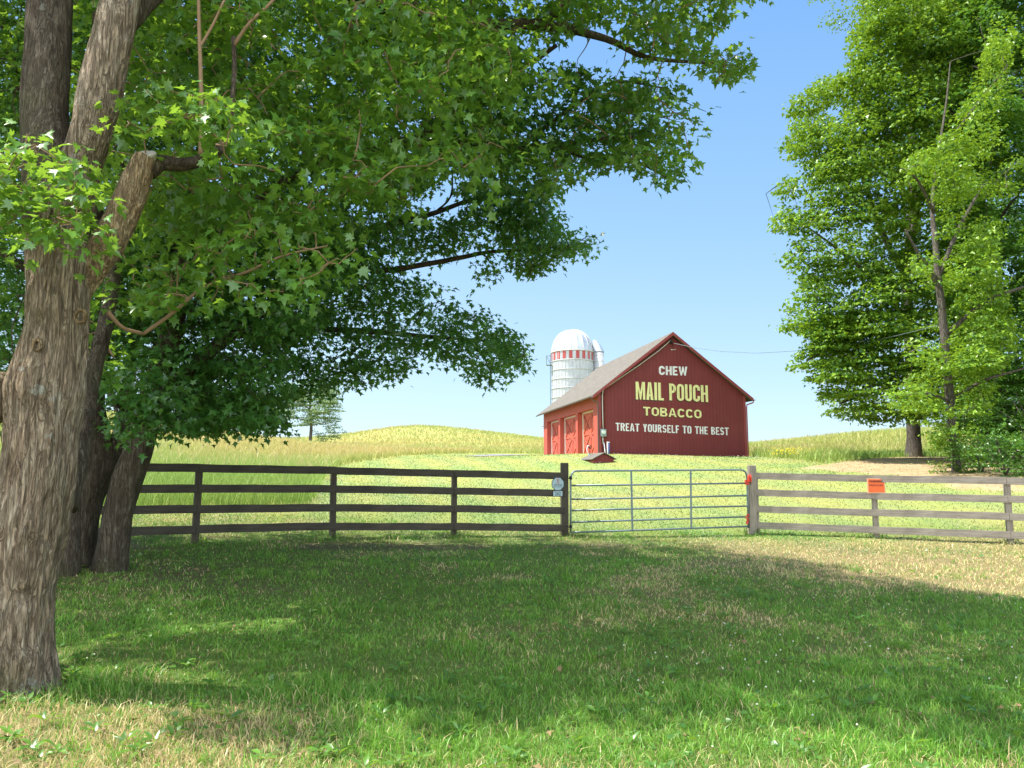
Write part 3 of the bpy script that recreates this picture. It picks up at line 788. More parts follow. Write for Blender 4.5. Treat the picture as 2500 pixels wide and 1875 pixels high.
# pipes standing by the wall
def lp(x, y, z): return (BC[0] + ca * x - sa * y, BC[1] + sa * x + ca * y, zb + z)
g0 = gable_xy(*z1(706, 1310))[0]
pe = empty('vent_pipe', lp(g0, -.25, -.1), 'thin pale pipe leaning against the barn corner under the meter', 'pipe')
MB().tube([lp(g0, -.25, -.2), lp(g0 - .05, -.08, .62)], .03, 8).build('pipe', M['pvc_white'], pe, smooth=True)
for k_, (pxx, mm, lab, top_) in enumerate(((722, 'pvc_white', 'short white upright pipe beside the blue pipe at the barn wall', 1.15), (735, 'pvc_blue', 'short blue upright pipe with pale cap at the barn wall', 1.12))):
    g1 = gable_xy(*z1(pxx, 1310))[0]
    q = empty('upright_pipe', lp(g1, -.3, -.1), lab, 'pipe', 'pipes standing by the barn wall')
    zt__ = gable_xy(*z1(pxx, 1215))[1]
    MB().tube([lp(g1, -.3, -.3), lp(g1, -.3, zt__)], .034, 8).build('pipe', M[mm], q, smooth=True)
    MB().tube([lp(g1, -.3, zt__), lp(g1, -.3, zt__ + .07)], .042, 8).build('cap', M['pvc_white'], q)

# ------------------------------------------------------------------ silo
SY = 66.0
sc_c = P(1398, 900, SY); SR = 51.5 / F_PX * SY
zdome = P(1398, 862, SY)[2]; ztop = P(1398, 806, SY)[2]; zband = P(1398, 884, SY)[2]
sg = tz1(sc_c[0], SY)
silo = empty('silo', (sc_c[0], SY, sg), 'tall white galvanised silo with domed cap and red chequered band behind the barn', 'silo')
C0 = np.array([sc_c[0], SY, 0])
m = MB(); nseg = 96
ringz = [sg - .3, zdome]
v = []
for z_ in ringz:
    for j in range(nseg):
        rr_ = SR * (1 + (.006 if j % 2 else 0)); t_ = 2 * math.pi * j / nseg
        v.append(C0 + np.array([rr_ * math.cos(t_), rr_ * math.sin(t_), z_]))
m.add(v, [(j, (j + 1) % nseg, nseg + (j + 1) % nseg, nseg + j) for j in range(nseg)])
m.build('wall', M['silo'], silo)
# staves: raised thin vertical seams
m = MB()
for j in range(36):
    t_ = 2 * math.pi * (j + .5) / 36; dr = np.array([math.cos(t_), math.sin(t_), 0])
    m.beam(C0 + dr * (SR + .012) + np.array([0, 0, sg]), C0 + dr * (SR + .012) + np.array([0, 0, zdome]), .03, .035, up=dr)
m.build('seam', M['silo'], silo)
hz = zband - .02; k_ = 0
while hz > sg + .3:
    m = MB(); a_ = np.linspace(0, 2 * math.pi, 73); m.tube([C0 + np.array([math.cos(t_) * (SR + .035), math.sin(t_) * (SR + .035), hz]) for t_ in a_], .03, 6, cap=False)
    m.build('hoop', M['conduit'], silo); hz -= 22.4 / F_PX * SY; k_ += 1
m = MB(); a_ = np.linspace(0, 2 * math.pi, 73); m.tube([C0 + np.array([math.cos(t_) * (SR + .04), math.sin(t_) * (SR + .04), zdome]) for t_ in a_], .045, 6, cap=False)
m.build('rim', M['conduit'], silo)
for j in range(20):           # red panels all the way round the band
    m = MB(); t0 = 2 * math.pi * (j + .25) / 20; t1 = t0 + 2 * math.pi * .5 / 20
    v = []
    for z_ in (zband + .08, zdome - .06):
        for tt in np.linspace(t0, t1, 4): v.append(C0 + np.array([math.cos(tt) * (SR + .03), math.sin(tt) * (SR + .03), z_]))
    m.add(v, [(i, i + 1, 5 + i, 4 + i) for i in range(3)]); m.build('red_panel', M['silo_red'], silo)
# dome with ribs
m = MB(); nl = 10; v = []; ng = 40; hd = ztop - zdome
for i in range(nl):
    ph = math.pi / 2 * i / nl
    for j in range(ng):
        t_ = 2 * math.pi * j / ng; rr_ = SR * math.cos(ph) ** .92 * (1 if j % 2 else .985)
        v.append(C0 + np.array([rr_ * math.cos(t_), rr_ * math.sin(t_), zdome + hd * math.sin(ph)]))
v.append(C0 + np.array([0, 0, ztop]))
f = [(i*ng+j, i*ng+(j+1) % ng, (i+1)*ng+(j+1) % ng, (i+1)*ng+j) for i in range(nl - 1) for j in range(ng)]
f += [((nl-1)*ng+j, (nl-1)*ng+(j+1) % ng, nl*ng) for j in range(ng)]
m.add(v, f); dome = m.build('dome', M['dome'], silo, smooth=False)
m = MB()
for j in range(20):
    t_ = 2 * math.pi * (2 * j + 1) / 40
    pts = [np.array([math.cos(t_) * (SR * math.cos(ph) ** .92 + .015), math.sin(t_) * (SR * math.cos(ph) ** .92 + .015), zdome + hd * math.sin(ph) + .01]) + C0 for ph in np.linspace(0, 1.5, 12)]
    m.tube(pts, .035, 5, cap=False)
m.v = [v_ - np.array(silo.location) for v_ in m.v]; tag(m.build('rib', M['conduit'], dome, local=True), kind=None)
# chute pipe with slanted hood
ch = P(1462.5, 900, SY - .6); cr = 13 / F_PX * SY
chb = P(1462, 861, SY)[2]
m = MB(); m.tube([(ch[0], SY - .3, sg), (ch[0], SY - .3, chb)], cr, 24); 
chute = m.build('chute', M['silo'], silo, smooth=True)
for i in range(9):
    zz = chb - .3 - i * .55; m = MB(); m.tube([(ch[0] + math.cos(t_) * (cr + .01) - sc_c[0], -.3 + math.sin(t_) * (cr + .01), zz - sg) for t_ in np.linspace(0, 2 * math.pi, 25)], .025, 4, cap=False)
    m.build('band', M['conduit'], chute, local=True)
m = MB(); v = []
for z_, r_, dx in ((chb, cr * 1.1, 0), (chb + .55, cr * .82, -.13), (chb + .95, cr * .5, -.28), (chb + 1.05, cr * .4, -.32)):
    for j in range(20): t_ = 2 * math.pi * j / 20; v.append((ch[0] + dx + r_ * math.cos(t_), SY - .3 + r_ * math.sin(t_), z_))
m.add(v, [(i*20+j, i*20+(j+1) % 20, (i+1)*20+(j+1) % 20, (i+1)*20+j) for i in range(3) for j in range(20)] + [tuple(60 + j for j in range(20))])
m.build('hood', M['dome'], silo)
# ladder and little platform on the left of the silo
lx = C0[0] - SR - .12
m = MB()
for dy in (-.2, .2): m.tube([(lx, SY + dy - .1, sg), (lx, SY + dy - .1, zdome - .1)], .02, 5)
z_ = sg + .3
while z_ < zdome - .2: m.tube([(lx, SY - .3, z_), (lx, SY + .1, z_)], .014, 5); z_ += .3
m.build('ladder', M['galv'], silo)
m = MB(); za, zb2 = P(1340, 893, SY)[2], P(1340, 870, SY)[2]; xl = P(1334, 890, SY)[0]; xr = C0[0] - SR
m.beam((xl, SY - .3, za), (xr, SY - .3, za), .5, .05)
for yy in (SY - .55, SY - .05):
    m.tube([(xl, yy, za), (xl, yy, zb2), (xr, yy, zb2)], .016, 5); m.tube([(xl + .4, yy, za), (xl, yy, zb2)], .012, 5)
m.tube([(xl, SY - .55, zb2), (xl, SY - .05, zb2)], .016, 5)
m.build('platform', M['galv'], silo)

# ------------------------------------------------------------------ little red well cover
wc = G(1445, 1133)
WYc = wc[1]
wpx = lambda x, y, Y: P(1320 + x / 8.295, 950 + y / 8.295, Y)
A0 = wpx(1085, 1535, WYc)           # near corner, bottom
wid = (wpx(1490, 1535, WYc) - A0)[0] / math.cos(BA); dep = 1.35; hgt = (wpx(1085, 1400, WYc) - A0)[2]; pk = (wpx(1285, 1295, WYc) - A0)[2]
gA = tz1(A0[0], A0[1])
well = empty('well_cover', (A0[0], A0[1], A0[2]), 'low red wooden well cover with grey pitched roof on the lawn before the barn', 'well cover', rz=BA)
k = MB(); k.box((.04, .04, -.5), (wid - .04, dep * 1.5 - .04, .1)); k.build('base', M['door_groove'], well, local=True)
k = MB(); L_ = dep * 1.55
k.add([(0, 0, .05), (wid, 0, .05), (wid, 0, hgt), (wid / 2, 0, pk - .03), (0, 0, hgt), (0, L_, .05), (wid, L_, .05), (wid, L_, hgt), (wid / 2, L_, pk - .03), (0, L_, hgt)],
      [(0, 1, 2, 3, 4), (9, 8, 7, 6, 5), (1, 6, 7, 2), (0, 4, 9, 5), (0, 5, 6, 1)])
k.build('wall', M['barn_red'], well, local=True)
k = MB()
for z_ in (.12, .19): k.box((-.015, -.012, z_ - .03), (-.002, L_, z_))
k.build('skirt_board', M['door_red'], well, local=True)
for sx in (-1, 1):
    k = MB(); ex = -.12 if sx < 0 else wid + .12; ze = hgt - .12 * (pk - hgt) / (wid / 2) 
    a_ = [(ex, -.1, ze), (ex, L_ + .1, ze), (wid / 2, L_ + .1, pk), (wid / 2, -.1, pk)]
    k.add(a_ + [(x_, y_, z_ + .035) for x_, y_, z_ in a_], [(0, 1, 2, 3), (7, 6, 5, 4), (0, 4, 5, 1), (1, 5, 6, 2), (2, 6, 7, 3), (3, 7, 4, 0)])
    k.build('roof', M['roof'], well, local=True)

# yard hydrant wheel and pale hose by the third door
hy = P(1440, 1091, 38.5); hb = tz1(hy[0], hy[1])
hyd = empty('hose_wheel', (hy[0], hy[1], hb), 'small iron wheel on a rod with a pale hose loop before the nearest barn door', 'hose reel')
m = MB(); m.tube([(hy[0], hy[1], hb - .1), (hy[0], hy[1], hy[2])], .02, 6)
m.build('rod', M['black_iron'], hyd)
m = MB(); m.tube([(hy[0] + .09 * math.cos(t_), hy[1] - .03, hy[2] + .09 * math.sin(t_)) for t_ in np.linspace(0, 2 * math.pi, 17)], .014, 5, cap=False)
for t_ in (0, 1.05, 2.1): m.tube([(hy[0] - .09 * math.cos(t_), hy[1] - .03, hy[2] - .09 * math.sin(t_)), (hy[0] + .09 * math.cos(t_), hy[1] - .03, hy[2] + .09 * math.sin(t_))], .010, 5)
m.build('wheel', M['black_iron'], hyd)
hp = [(1439, 1088), (1434.5, 1089), (1433, 1094), (1433, 1100), (1435, 1106), (1439, 1111), (1444, 1116)]
MB().tube([P(a_, b_, 38.4) for a_, b_ in hp], .022, 6).build('hose', M['pvc_white'], hyd, smooth=True)

# ------------------------------------------------------------------ fences
def fence(name, label, pts, tops, rail_mat, post_mat, post_tops, posts_w, rail_off, ends=None, hh=.145, gaps=(0, .36, .715, 1.07)):
    e = empty(name, pts[0], label, 'fence')
    pts = [np.asarray(p, float) for p in pts]
    for i, p in enumerate(pts):
        wd = posts_w[i]
        t_ = (pts[min(i + 1, len(pts) - 1)] - pts[max(i - 1, 0)]); t_[2] = 0; t_ /= np.linalg.norm(t_)
        m = MB(); tp = np.array([p[0] + random.uniform(-.02, .02), p[1], post_tops[i]])
        m.beam((p[0], p[1], p[2] - .4), tp, wd, wd, up=np.cross((0, 0, 1), t_) if False else (t_[1], -t_[0], 0))
        m.build('post', post_mat, e, bevel=.008)
    for i in range(len(pts) - 1):
        a, b = pts[i], pts[i + 1]; d = b - a; d[2] = 0; Ln = np.linalg.norm(d); d /= Ln
        nrm = np.array([d[1], -d[0], 0])
        for k, g_ in enumerate(gaps):
            jz = random.uniform(-.008, .008)
            off = nrm * (max(posts_w[i], posts_w[i + 1]) / 2 + .018) if rail_off else nrm * 0
            za = tops[i] - g_ - hh / 2 + jz; zb_ = tops[i + 1] - g_ - hh / 2 + jz
            a3 = np.array([a[0], a[1], za]) + off; b3 = np.array([b[0], b[1], zb_]) + off
            if i == 0 and ends: a3 = a3 - d * ends[0]
            if i == len(pts) - 2 and ends: b3 = b3 + d * ends[1]
            if i < len(pts) - 2: b3 = b3 - d * .006
            m = MB(); N = 8; L_ = np.linalg.norm(b3 - a3)
            # board built along its own X so the grain follows it
            v = []
            for q in range(N + 1):
                s_ = q / N * L_; wob = .004 * math.sin(q * 1.7 + k + i)
                for yy, zz in ((-.019, -hh / 2), (.019, -hh / 2), (.019, hh / 2), (-.019, hh / 2)):
                    v.append((s_, yy, zz + wob * (1 if zz > 0 else .5) + random.uniform(-.0015, .0015)))
            f_ = [(3, 2, 1, 0), tuple(N * 4 + j for j in range(4))]
            for q in range(N):
                for j in range(4): kk = (j + 1) % 4; f_.append((q*4+j, q*4+kk, (q+1)*4+kk, (q+1)*4+j))
            m.add(v, f_); o = m.build('rail', rail_mat, e, local=True)
            o.location = a3 - np.array(e.location)
            dd = Vector(b3 - a3).normalized(); yv = Vector((-dd.y, dd.x, 0)).normalized(); zv = dd.cross(yv)
            o.rotation_euler = Matrix((dd, yv, zv)).transposed().to_euler()
    return e
dAB = (FA - FB); dAB /= np.linalg.norm(dAB[:2]); 
A2 = FA + dAB * 2.45; A3 = A2 + np.array([-2.2, -1.0, 0]); A2[2] = tz1(A2[0], A2[1]); A3[2] = tz1(A3[0], A3[1])
pL = [A3, A2, FA, FB, FC, FD]
tL = [A3[2] + 1.36, A2[2] + 1.36, P(475, 1133.5, 13.6)[2], P(812, 1139.5, 14.9)[2], P(1108, 1147, 15.7)[2], P(1370, 1153.4, 16.0)[2]]
tL[1] = max(tL[1], tL[2] + .02); tL[0] = tL[1] + .04
topD = P(1378, 1130, 16.0)[2]
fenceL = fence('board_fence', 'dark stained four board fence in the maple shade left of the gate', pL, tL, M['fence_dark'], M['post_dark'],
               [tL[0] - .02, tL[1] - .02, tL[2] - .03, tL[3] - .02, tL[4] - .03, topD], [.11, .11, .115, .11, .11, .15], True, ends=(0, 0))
FH = FG + (FG - FF); FH[2] = tz1(FH[0], FH[1])
pR = [FE + np.array([.07, .03, 0]), FF, FG, FH]
tR = [P(1843, 1154.4, 17.0)[2], P(2140, 1160.8, 16.4)[2], P(2467, 1165.3, 15.55)[2], P(2467, 1165.3, 15.55)[2] - .04]
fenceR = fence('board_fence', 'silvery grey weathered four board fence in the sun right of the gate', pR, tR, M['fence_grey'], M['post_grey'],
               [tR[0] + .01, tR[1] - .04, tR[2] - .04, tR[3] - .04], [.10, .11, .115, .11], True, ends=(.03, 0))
# big latch post of the right fence
m = MB(); e1 = P(1841, 1307, 17.0); e2 = P(1838, 1136, 17.0)
m.beam(e1 - np.array([.05, 0, .35]), e2 - np.array([.03, 0, 0]), .16, .16, up=(0, -1, 0)); m.build('latch_post', M['post_grey'], fenceR, bevel=.01)

# ------------------------------------------------------------------ gate
GYl, GYr = 15.75, 16.95
def gy(px): return GYl + (GYr - GYl) * ((px - 1393) / (1826 - 1393))
def gpt(px, py): return P(px, py, gy(px))
gL = gpt(1393, 1302)
gate = empty('farm_gate', (gL[0], gL[1], tz1(gL[0], gL[1])), 'closed galvanised tube farm gate with rounded corners and six bars between two posts', 'gate')
tr_ = .021
m = MB()
cor = []
c1 = [gpt(1393, 1301), gpt(1393, 1240), gpt(1393, 1175), gpt(1393.6, 1165), gpt(1396, 1157), gpt(1400.5, 1151.5), gpt(1408, 1149.6)]
c2 = [gpt(1600, 1148.6), gpt(1808, 1147), gpt(1815.5, 1148.6), gpt(1820.5, 1153), gpt(1823, 1161), gpt(1824, 1172), gpt(1825.5, 1230), gpt(1827, 1289)]
m.tube(c1 + c2, tr_, 12); m.build('frame', M['galv'], gate, smooth=True)
for yl, yr in ((1185.4, 1179.5), (1218.8, 1209.8), (1246.5, 1235.6), (1275, 1261.4), (1300, 1285.2)):
    m = MB(); m.tube([gpt(1394, yl), gpt(1610, (yl + yr) / 2 + random.uniform(-.6, .6)), gpt(1825.5, yr)], tr_ * .92, 10); m.build('bar', M['galv'], gate, smooth=True)
for xt, xb_, yt, yb_ in ((1540.5, 1543.5, 1149, 1295), (1685.5, 1687, 1148, 1289)):
    m = MB(); a_ = gpt(xt, yt); b_ = gpt(xb_, yb_); m.beam(a_ - np.array([0, .028, 0]), b_ - np.array([0, .028, 0]), .04, .012, up=(0, -1, 0)); m.build('brace', M['galv'], gate)
for yy in (1166, 1285):
    m = MB(); a_ = gpt(1393, yy); b_ = P(1385, yy - 1, 16.0)
    m.tube([a_ + np.array([.035, 0, -.012]), a_ + np.array([-.05, 0, -.012]), a_ + np.array([-.06, 0, .03]), np.array([b_[0] - .02, a_[1] + .02, a_[2] + .035])], .011, 6)
    m.tube([a_ + np.array([0, 0, -.04]), a_ + np.array([0, 0, .03])], .03, 10); m.build('hinge', M['black_iron'], gate)
m = MB(); q = gpt(1823, 1177); m.box(q - np.array([.04, .06, .06]), q + np.array([.04, .03, .05]))
m.build('latch_collar', M['red_plastic'], gate, bevel=.01)
m = MB(); q = gpt(1825, 1268)
for i in range(3): m.tube([q + np.array([-.03 * (i % 2), -.03, .09 - i * .05]) + .022 * np.array([math.cos(t_), 0, 1.3 * math.sin(t_)]) for t_ in np.linspace(0, 6.283, 11)], .010, 5, cap=False)
m.box(q + np.array([-.045, -.045, -.10]), q + np.array([.0, -.015, -.03]))
m.build('lower_latch', M['red_plastic'], gate)
m = MB(); q = gpt(1823, 1288); m.tube([q, q - np.array([0, 0, .22])], .008, 5); m.build('drop_rod', M['black_iron'], gate)
# red latch body on the post, on a little board
q = P(1829.5, 1167, 16.86)
lt = empty('gate_latch', q, 'bright red two-way latch screwed to the grey latch post', 'latch')
m = MB(); m.box(q + np.array([.045, .02, -.13]), q + np.array([.08, .09, .12])); m.build('mount_board', M['post_grey'], lt)
m = MB(); m.box(q + np.array([-.04, -.03, -.09]), q + np.array([.043, .02, .05])); m.tube([q + np.array([-.025, -.035, -.07]), q + np.array([-.025, -.045, .02]), q + np.array([-.02, -.02, .075])], .017, 8); m.tube([q + np.array([.022, -.035, -.07]), q + np.array([.022, -.045, .02]), q + np.array([.015, -.02, .075])], .017, 8)
m.build('latch_body', M['red_plastic'], lt, bevel=.006)

# ------------------------------------------------------------------ signs
def sign_basis(a, b):
    d = np.array([b[0] - a[0], b[1] - a[1], 0.]); d /= np.linalg.norm(d); return d, np.array([d[1], -d[0], 0.])
def flat_text(body, wdt, hgt_, cx_, cz_, off=0.0):
    cu = bpy.data.curves.new('t', 'FONT'); cu.body = body; cu.size = 1; cu.offset = off; cu.resolution_u = 2
    o = bpy.data.objects.new('t', cu); col.objects.link(o)
    dg = bpy.context.evaluated_depsgraph_get(); m_ = bpy.data.meshes.new_from_object(o.evaluated_get(dg)); bpy.data.objects.remove(o)
    co = np.array([v.co[:] for v in m_.vertices]); mn = co.min(0); mx = co.max(0)
    fc = [tuple(p.vertices) for p in m_.polygons]; bpy.data.meshes.remove(m_)
    return np.c_[cx_ + ((co[:, 0] - mn[0]) / (mx[0] - mn[0]) - .5) * wdt, cz_ + ((co[:, 1] - mn[1]) / (mx[1] - mn[1]) - .5) * hgt_], fc
def on_plane(uv, org, d, n, out): return org + np.outer(uv[:, 0], d) + np.outer(uv[:, 1], (0, 0, 1)) + n * out
dL, nL = sign_basis(FC, FD)
so = P(1361.8, 1181.5, 15.86); so = so + nL * .0
ssz = 16.0 / F_PX * 15.86
sg_ = empty('security_sign', so, 'pale blue octagonal security sign with navy edge and red emblem on the left gate post', 'sign')
def octo(r, out, out2):
    a_ = [math.pi / 8 + i * math.pi / 4 for i in range(8)]; uv = np.array([(r * math.cos(t_), r * 1.05 * math.sin(t_)) for t_ in a_])
    v = np.r_[on_plane(uv, so, dL, nL, out), on_plane(uv, so, dL, nL, out2)]
    return v, [tuple(range(8, 16)), tuple(range(7, -1, -1))] + [(i, (i + 1) % 8, 8 + (i + 1) % 8, 8 + i) for i in range(8)]
MB().add(*octo(ssz * 1.03, 0, .012)).build('sign_edge', M['sign_navy'], sg_)
MB().add(*octo(ssz * .93, .0122, .016)).build('sign_face', M['sign_blue'], sg_)
for body, wd_, ht_, cz_, of_ in (('VECTOR', ssz * 1.3, ssz * .2, -ssz * .16, .03), ('SECURITY', ssz * 1.3, ssz * .15, -ssz * .43, 0), ('A MUTUAL COMPANY', ssz * .9, ssz * .06, -ssz * .62, 0)):
    if body.startswith('A '): continue
    uv, fc = flat_text(body, wd_, ht_, 0, cz_, of_); MB().add(on_plane(uv, so, dL, nL, .019), fc).build('sign_text', M['sign_navy'], sg_)
m = MB()
def ringp(r0, a0, a1, cu_, cv_, sxy=1.0):
    for i in range(14):
        t0 = a0 + (a1 - a0) * i / 14; t1 = a0 + (a1 - a0) * (i + 1) / 14
        uv = np.array([(cu_ + r0 * math.cos(t0), cv_ + r0 * sxy * math.sin(t0)), (cu_ + (r0 + .006) * math.cos(t0), cv_ + (r0 + .006) * sxy * math.sin(t0)),
                       (cu_ + (r0 + .006) * math.cos(t1), cv_ + (r0 + .006) * sxy * math.sin(t1)), (cu_ + r0 * math.cos(t1), cv_ + r0 * sxy * math.sin(t1))])
        m.add(on_plane(uv, so, dL, nL, .019), [(0, 1, 2, 3)])
for r0 in (ssz * .12, ssz * .22): ringp(r0, -1.15, 1.15, -ssz * .2, ssz * .42, 1.25); ringp(r0, math.pi - 1.15, math.pi + 1.15, ssz * .2, ssz * .42, 1.25)
ringp(ssz * .30, .4, 2.74, 0, ssz * .40, 1.15); ringp(ssz * .30, 3.54, 5.88, 0, ssz * .40, 1.15)
m.build('sign_emblem', M['sign_red'], sg_)
no = P(1361.8, 1205, 15.86); pl = empty('number_plate', no, 'small pale plate with black house number below the octagonal sign', 'sign')
hw, hh_ = 11.2 / F_PX * 15.86, 6 / F_PX * 15.86
uv = np.array([(-hw, -hh_), (hw, -hh_), (hw, hh_), (-hw, hh_)])
m = MB(); m.add(np.r_[on_plane(uv, no, dL, nL, .003), on_plane(uv, no, dL, nL, .010)], [(4, 5, 6, 7), (3, 2, 1, 0), (0, 1, 5, 4), (1, 2, 6, 5), (2, 3, 7, 6), (3, 0, 4, 7)]); m.build('plate', M['sign_blue'], pl)
uv, fc = flat_text('262', hw * 1.25, hh_ * 1.55, 0, 0, .01); MB().add(on_plane(uv, no, dL, nL, .013), fc).build('digits', M['sign_navy'], pl)
# orange warning sign on the right fence
dR, nR = sign_basis(FE, FF)
wo = P(2137.6, 1186, 16.33); ww = 19.8 / F_PX * 16.3; wh = 17.2 / F_PX * 16.3
ws = empty('warning_sign', wo, 'faded orange warning sign on the grey fence above the middle post', 'sign')
uv = np.array([(-ww, -wh * 1.05), (ww * 1.02, -wh), (ww, wh), (-ww, wh * 1.02)])
bx_ = [(4, 5, 6, 7), (3, 2, 1, 0), (0, 1, 5, 4), (1, 2, 6, 5), (2, 3, 7, 6), (3, 0, 4, 7)]
b0 = .035
m = MB(); m.add(np.r_[on_plane(uv, wo, dR, nR, b0), on_plane(uv, wo, dR, nR, b0 + .006)], bx_); m.build('backing', M['sign_pale'], ws)
uv2 = uv * np.array([.9, .9]) + np.array([.006, .002])
m = MB(); m.add(np.r_[on_plane(uv2, wo, dR, nR, b0 + .0062), on_plane(uv2, wo, dR, nR, b0 + .009)], bx_); m.build('sign_face', M['sign_orange'], ws)
for body, wd_, ht_, cz_ in (('WARNING', ww * 1.62, wh * .3, wh * .62), ('POLICE PATROL', ww * 1.6, wh * .24, wh * .08)):
    uv3, fc = flat_text(body, wd_, ht_, .005, cz_, .035); MB().add(on_plane(uv3, wo, dR, nR, b0 + .012), fc).build('sign_text', M['door_groove'] if 'POL' in body else M['black_letter'], ws)

# ------------------------------------------------------------------ leaves
LEAF16 = np.array([(0, -.28), (.16, -.36), (.40, -.34), (.30, -.14), (.78, -.06), (.52, .16), (.70, .50), (.30, .38), (.20, .62), (0, 1.0),
                   (-.20, .62), (-.30, .38), (-.70, .50), (-.52, .16), (-.78, -.06), (-.30, -.14), (-.40, -.34), (-.16, -.36)])
LEAF10 = np.array([(0, -.3), (.42, -.3), (.26, -.02), (.74, .22), (.26, .38), (0, 1.0), (-.26, .38), (-.74, .22), (-.26, -.02), (-.42, -.3)])
LEAF6 = np.array([(0, -.4), (.55, -.1), (.3, .35), (0, .9), (-.3, .35), (-.55, -.1)])
def leaf_verts(pos, dirv, nrm, size, outline, rnd):
    """pos, dirv (towards the tip), nrm: (N,3)"""
    N = len(pos)
    dirv = dirv / (np.linalg.norm(dirv, axis=1)[:, None] + 1e-9)
    sd = np.cross(dirv, nrm); sd /= np.linalg.norm(sd, axis=1)[:, None] + 1e-9
    nn = np.cross(sd, dirv)
    o = np.r_[[(0, 0)], outline]; K = len(o)
    x = o[:, 0][None, :, None]; y = o[:, 1][None, :, None]
    fold = (rnd.random(N) * .35)[:, None, None]; droop = (.1 + rnd.random(N) * .45)[:, None, None]
    z = np.abs(x) * fold - (y ** 2) * droop * np.sign(y) * (y > 0)
    s_ = size[:, None, None] * .5
    V = pos[:, None, :] + s_ * (x * sd[:, None, :] + (y) * dirv[:, None, :] + z * nn[:, None, :])
    faces = [(0, 1 + i, 1 + (i + 1) % (K - 1)) for i in range(K - 1)]
    return V, K, faces

def mk_crown(name, parent, pos, dirv, nrm, size, mat, outline, tint, label=None):
    r_ = np.random.default_rng(5)
    V, K, faces = leaf_verts(pos, dirv, nrm, size, outline, r_)
    return raw_mesh(name, V, K, faces, mat, tint=tint, parent=parent)

def sample_poly(poly, n, r_):
    p = np.array(poly); lo = p.min(0); hi = p.max(0); out = []
    while len(out) < n:
        q = lo + (hi - lo) * r_.random((n * 3, 2)); k = inpoly(q[:, 0], q[:, 1], poly); out += q[k].tolist()
    return np.array(out[:n])

class Tree:
    def __init__(s, name, base, label, cat='tree', group=None):
        s.e = empty(name, base, label, cat, group); s.limbs = []; s.sprays = []
    def limb(s, pts, rad, name='branch', mat='bark_dark', seg=10, rough=.12, ridge=0, sub=4, seed=1, cap=True):
        pts = np.array(pts, float); rad = np.array(rad, float)
        # catmull-rom resample
        P_ = np.r_[[2 * pts[0] - pts[1]], pts, [2 * pts[-1] - pts[-2]]]; out = []; ro = []
        for i in range(1, len(P_) - 2):
            for j in range(sub):
                t_ = j / sub; a, b, c_, d = P_[i - 1], P_[i], P_[i + 1], P_[i + 2]
                out.append(.5 * ((2 * b) + (-a + c_) * t_ + (2 * a - 5 * b + 4 * c_ - d) * t_ ** 2 + (-a + 3 * b - 3 * c_ + d) * t_ ** 3)); ro.append(rad[i - 1] * (1 - t_) + rad[i] * t_)
        out.append(pts[-1]); ro.append(rad[-1])
        out = np.array(out); s.limbs.append(np.c_[out, ro])
        m = MB(); m.tube(out, ro, seg, cap, rough=rough, seed=seed, ridge=ridge)
        return m.build(name, M[mat], s.e, smooth=True)

def spray_leaves(centers, dirs, radius, nleaf, lsize, r_, flat=.28, up=1.0):
    """Flattened leaf sprays: returns pos, dir, normal, size"""
    pos = []; dv = []; nv = []; sz = []
    for c_, d_, R_ in zip(centers, dirs, radius):
        n = max(4, int(nleaf * (R_ / .45) ** 1.6 * r_.uniform(.7, 1.3)))
        d_ = d_ / (np.linalg.norm(d_) + 1e-9); dh = np.array([d_[0], d_[1], d_[2] * .5 - .15]); dh /= np.linalg.norm(dh)
        sd = np.cross(dh, (0, 0, 1)); sd /= np.linalg.norm(sd) + 1e-9; nn = np.cross(sd, dh)
        a = r_.random(n) * 2 * math.pi; rr_ = R_ * np.sqrt(r_.random(n))
        u = np.cos(a) * rr_ * 1.15; v = np.sin(a) * rr_ * .85; w_ = r_.normal(0, flat * R_ * .5, n) - .25 * (rr_ ** 2) / R_
        p = c_ + np.outer(u, dh) + np.outer(v, sd) + np.outer(w_, nn)
        out = np.outer(np.cos(a), dh) + np.outer(np.sin(a), sd) + np.outer(r_.normal(-.35, .35, n), (0, 0, 1)) + r_.normal(0, .3, (n, 3))
        nm = np.array([0, 0, up]) + r_.normal(0, .42, (n, 3))
        pos.append(p); dv.append(out); nv.append(nm); sz.append(lsize * r_.uniform(.65, 1.25, n))
    return np.concatenate(pos), np.concatenate(dv), np.concatenate(nv), np.concatenate(sz)

def attach(tree, centers, r_, maxr=.018, mat='twig', seg=4):
    """Twigs from the nearest limb to each spray; returns outward directions."""
    L_ = np.concatenate([l[len(l) // 5:] for l in tree.limbs]) if tree.limbs else None
    m = MB(); dirs = []
    grown = L_[:, :3].copy()
    order = np.argsort(((centers[:, None, :] - L_[None, :, :3]) ** 2).sum(-1).min(1))
    dirs = np.zeros_like(centers)
    for i in order:
        c_ = centers[i]
        dd = ((grown - c_) ** 2).sum(1); j = int(np.argmin(dd)); a = grown[j]
        d = c_ - a; Ln = np.linalg.norm(d)
        mid = a + d * .5 + np.array([0, 0, .1 * Ln]) + r_.normal(0, .07 * Ln, 3)
        r0 = min(maxr, .004 + .010 * Ln)
        pts = np.array([a, a * .4 + mid * .6, mid, mid * .45 + c_ * .55 + r_.normal(0, .03, 3), c_])
        m.tube(pts, np.linspace(r0, .004, 5), seg, cap=False)
        grown = np.r_[grown, [mid, c_]]
        dirs[i] = d / (Ln + 1e-6) if Ln > .15 else r_.normal(0, 1, 3)
        # fine side twigs
    return m, dirs

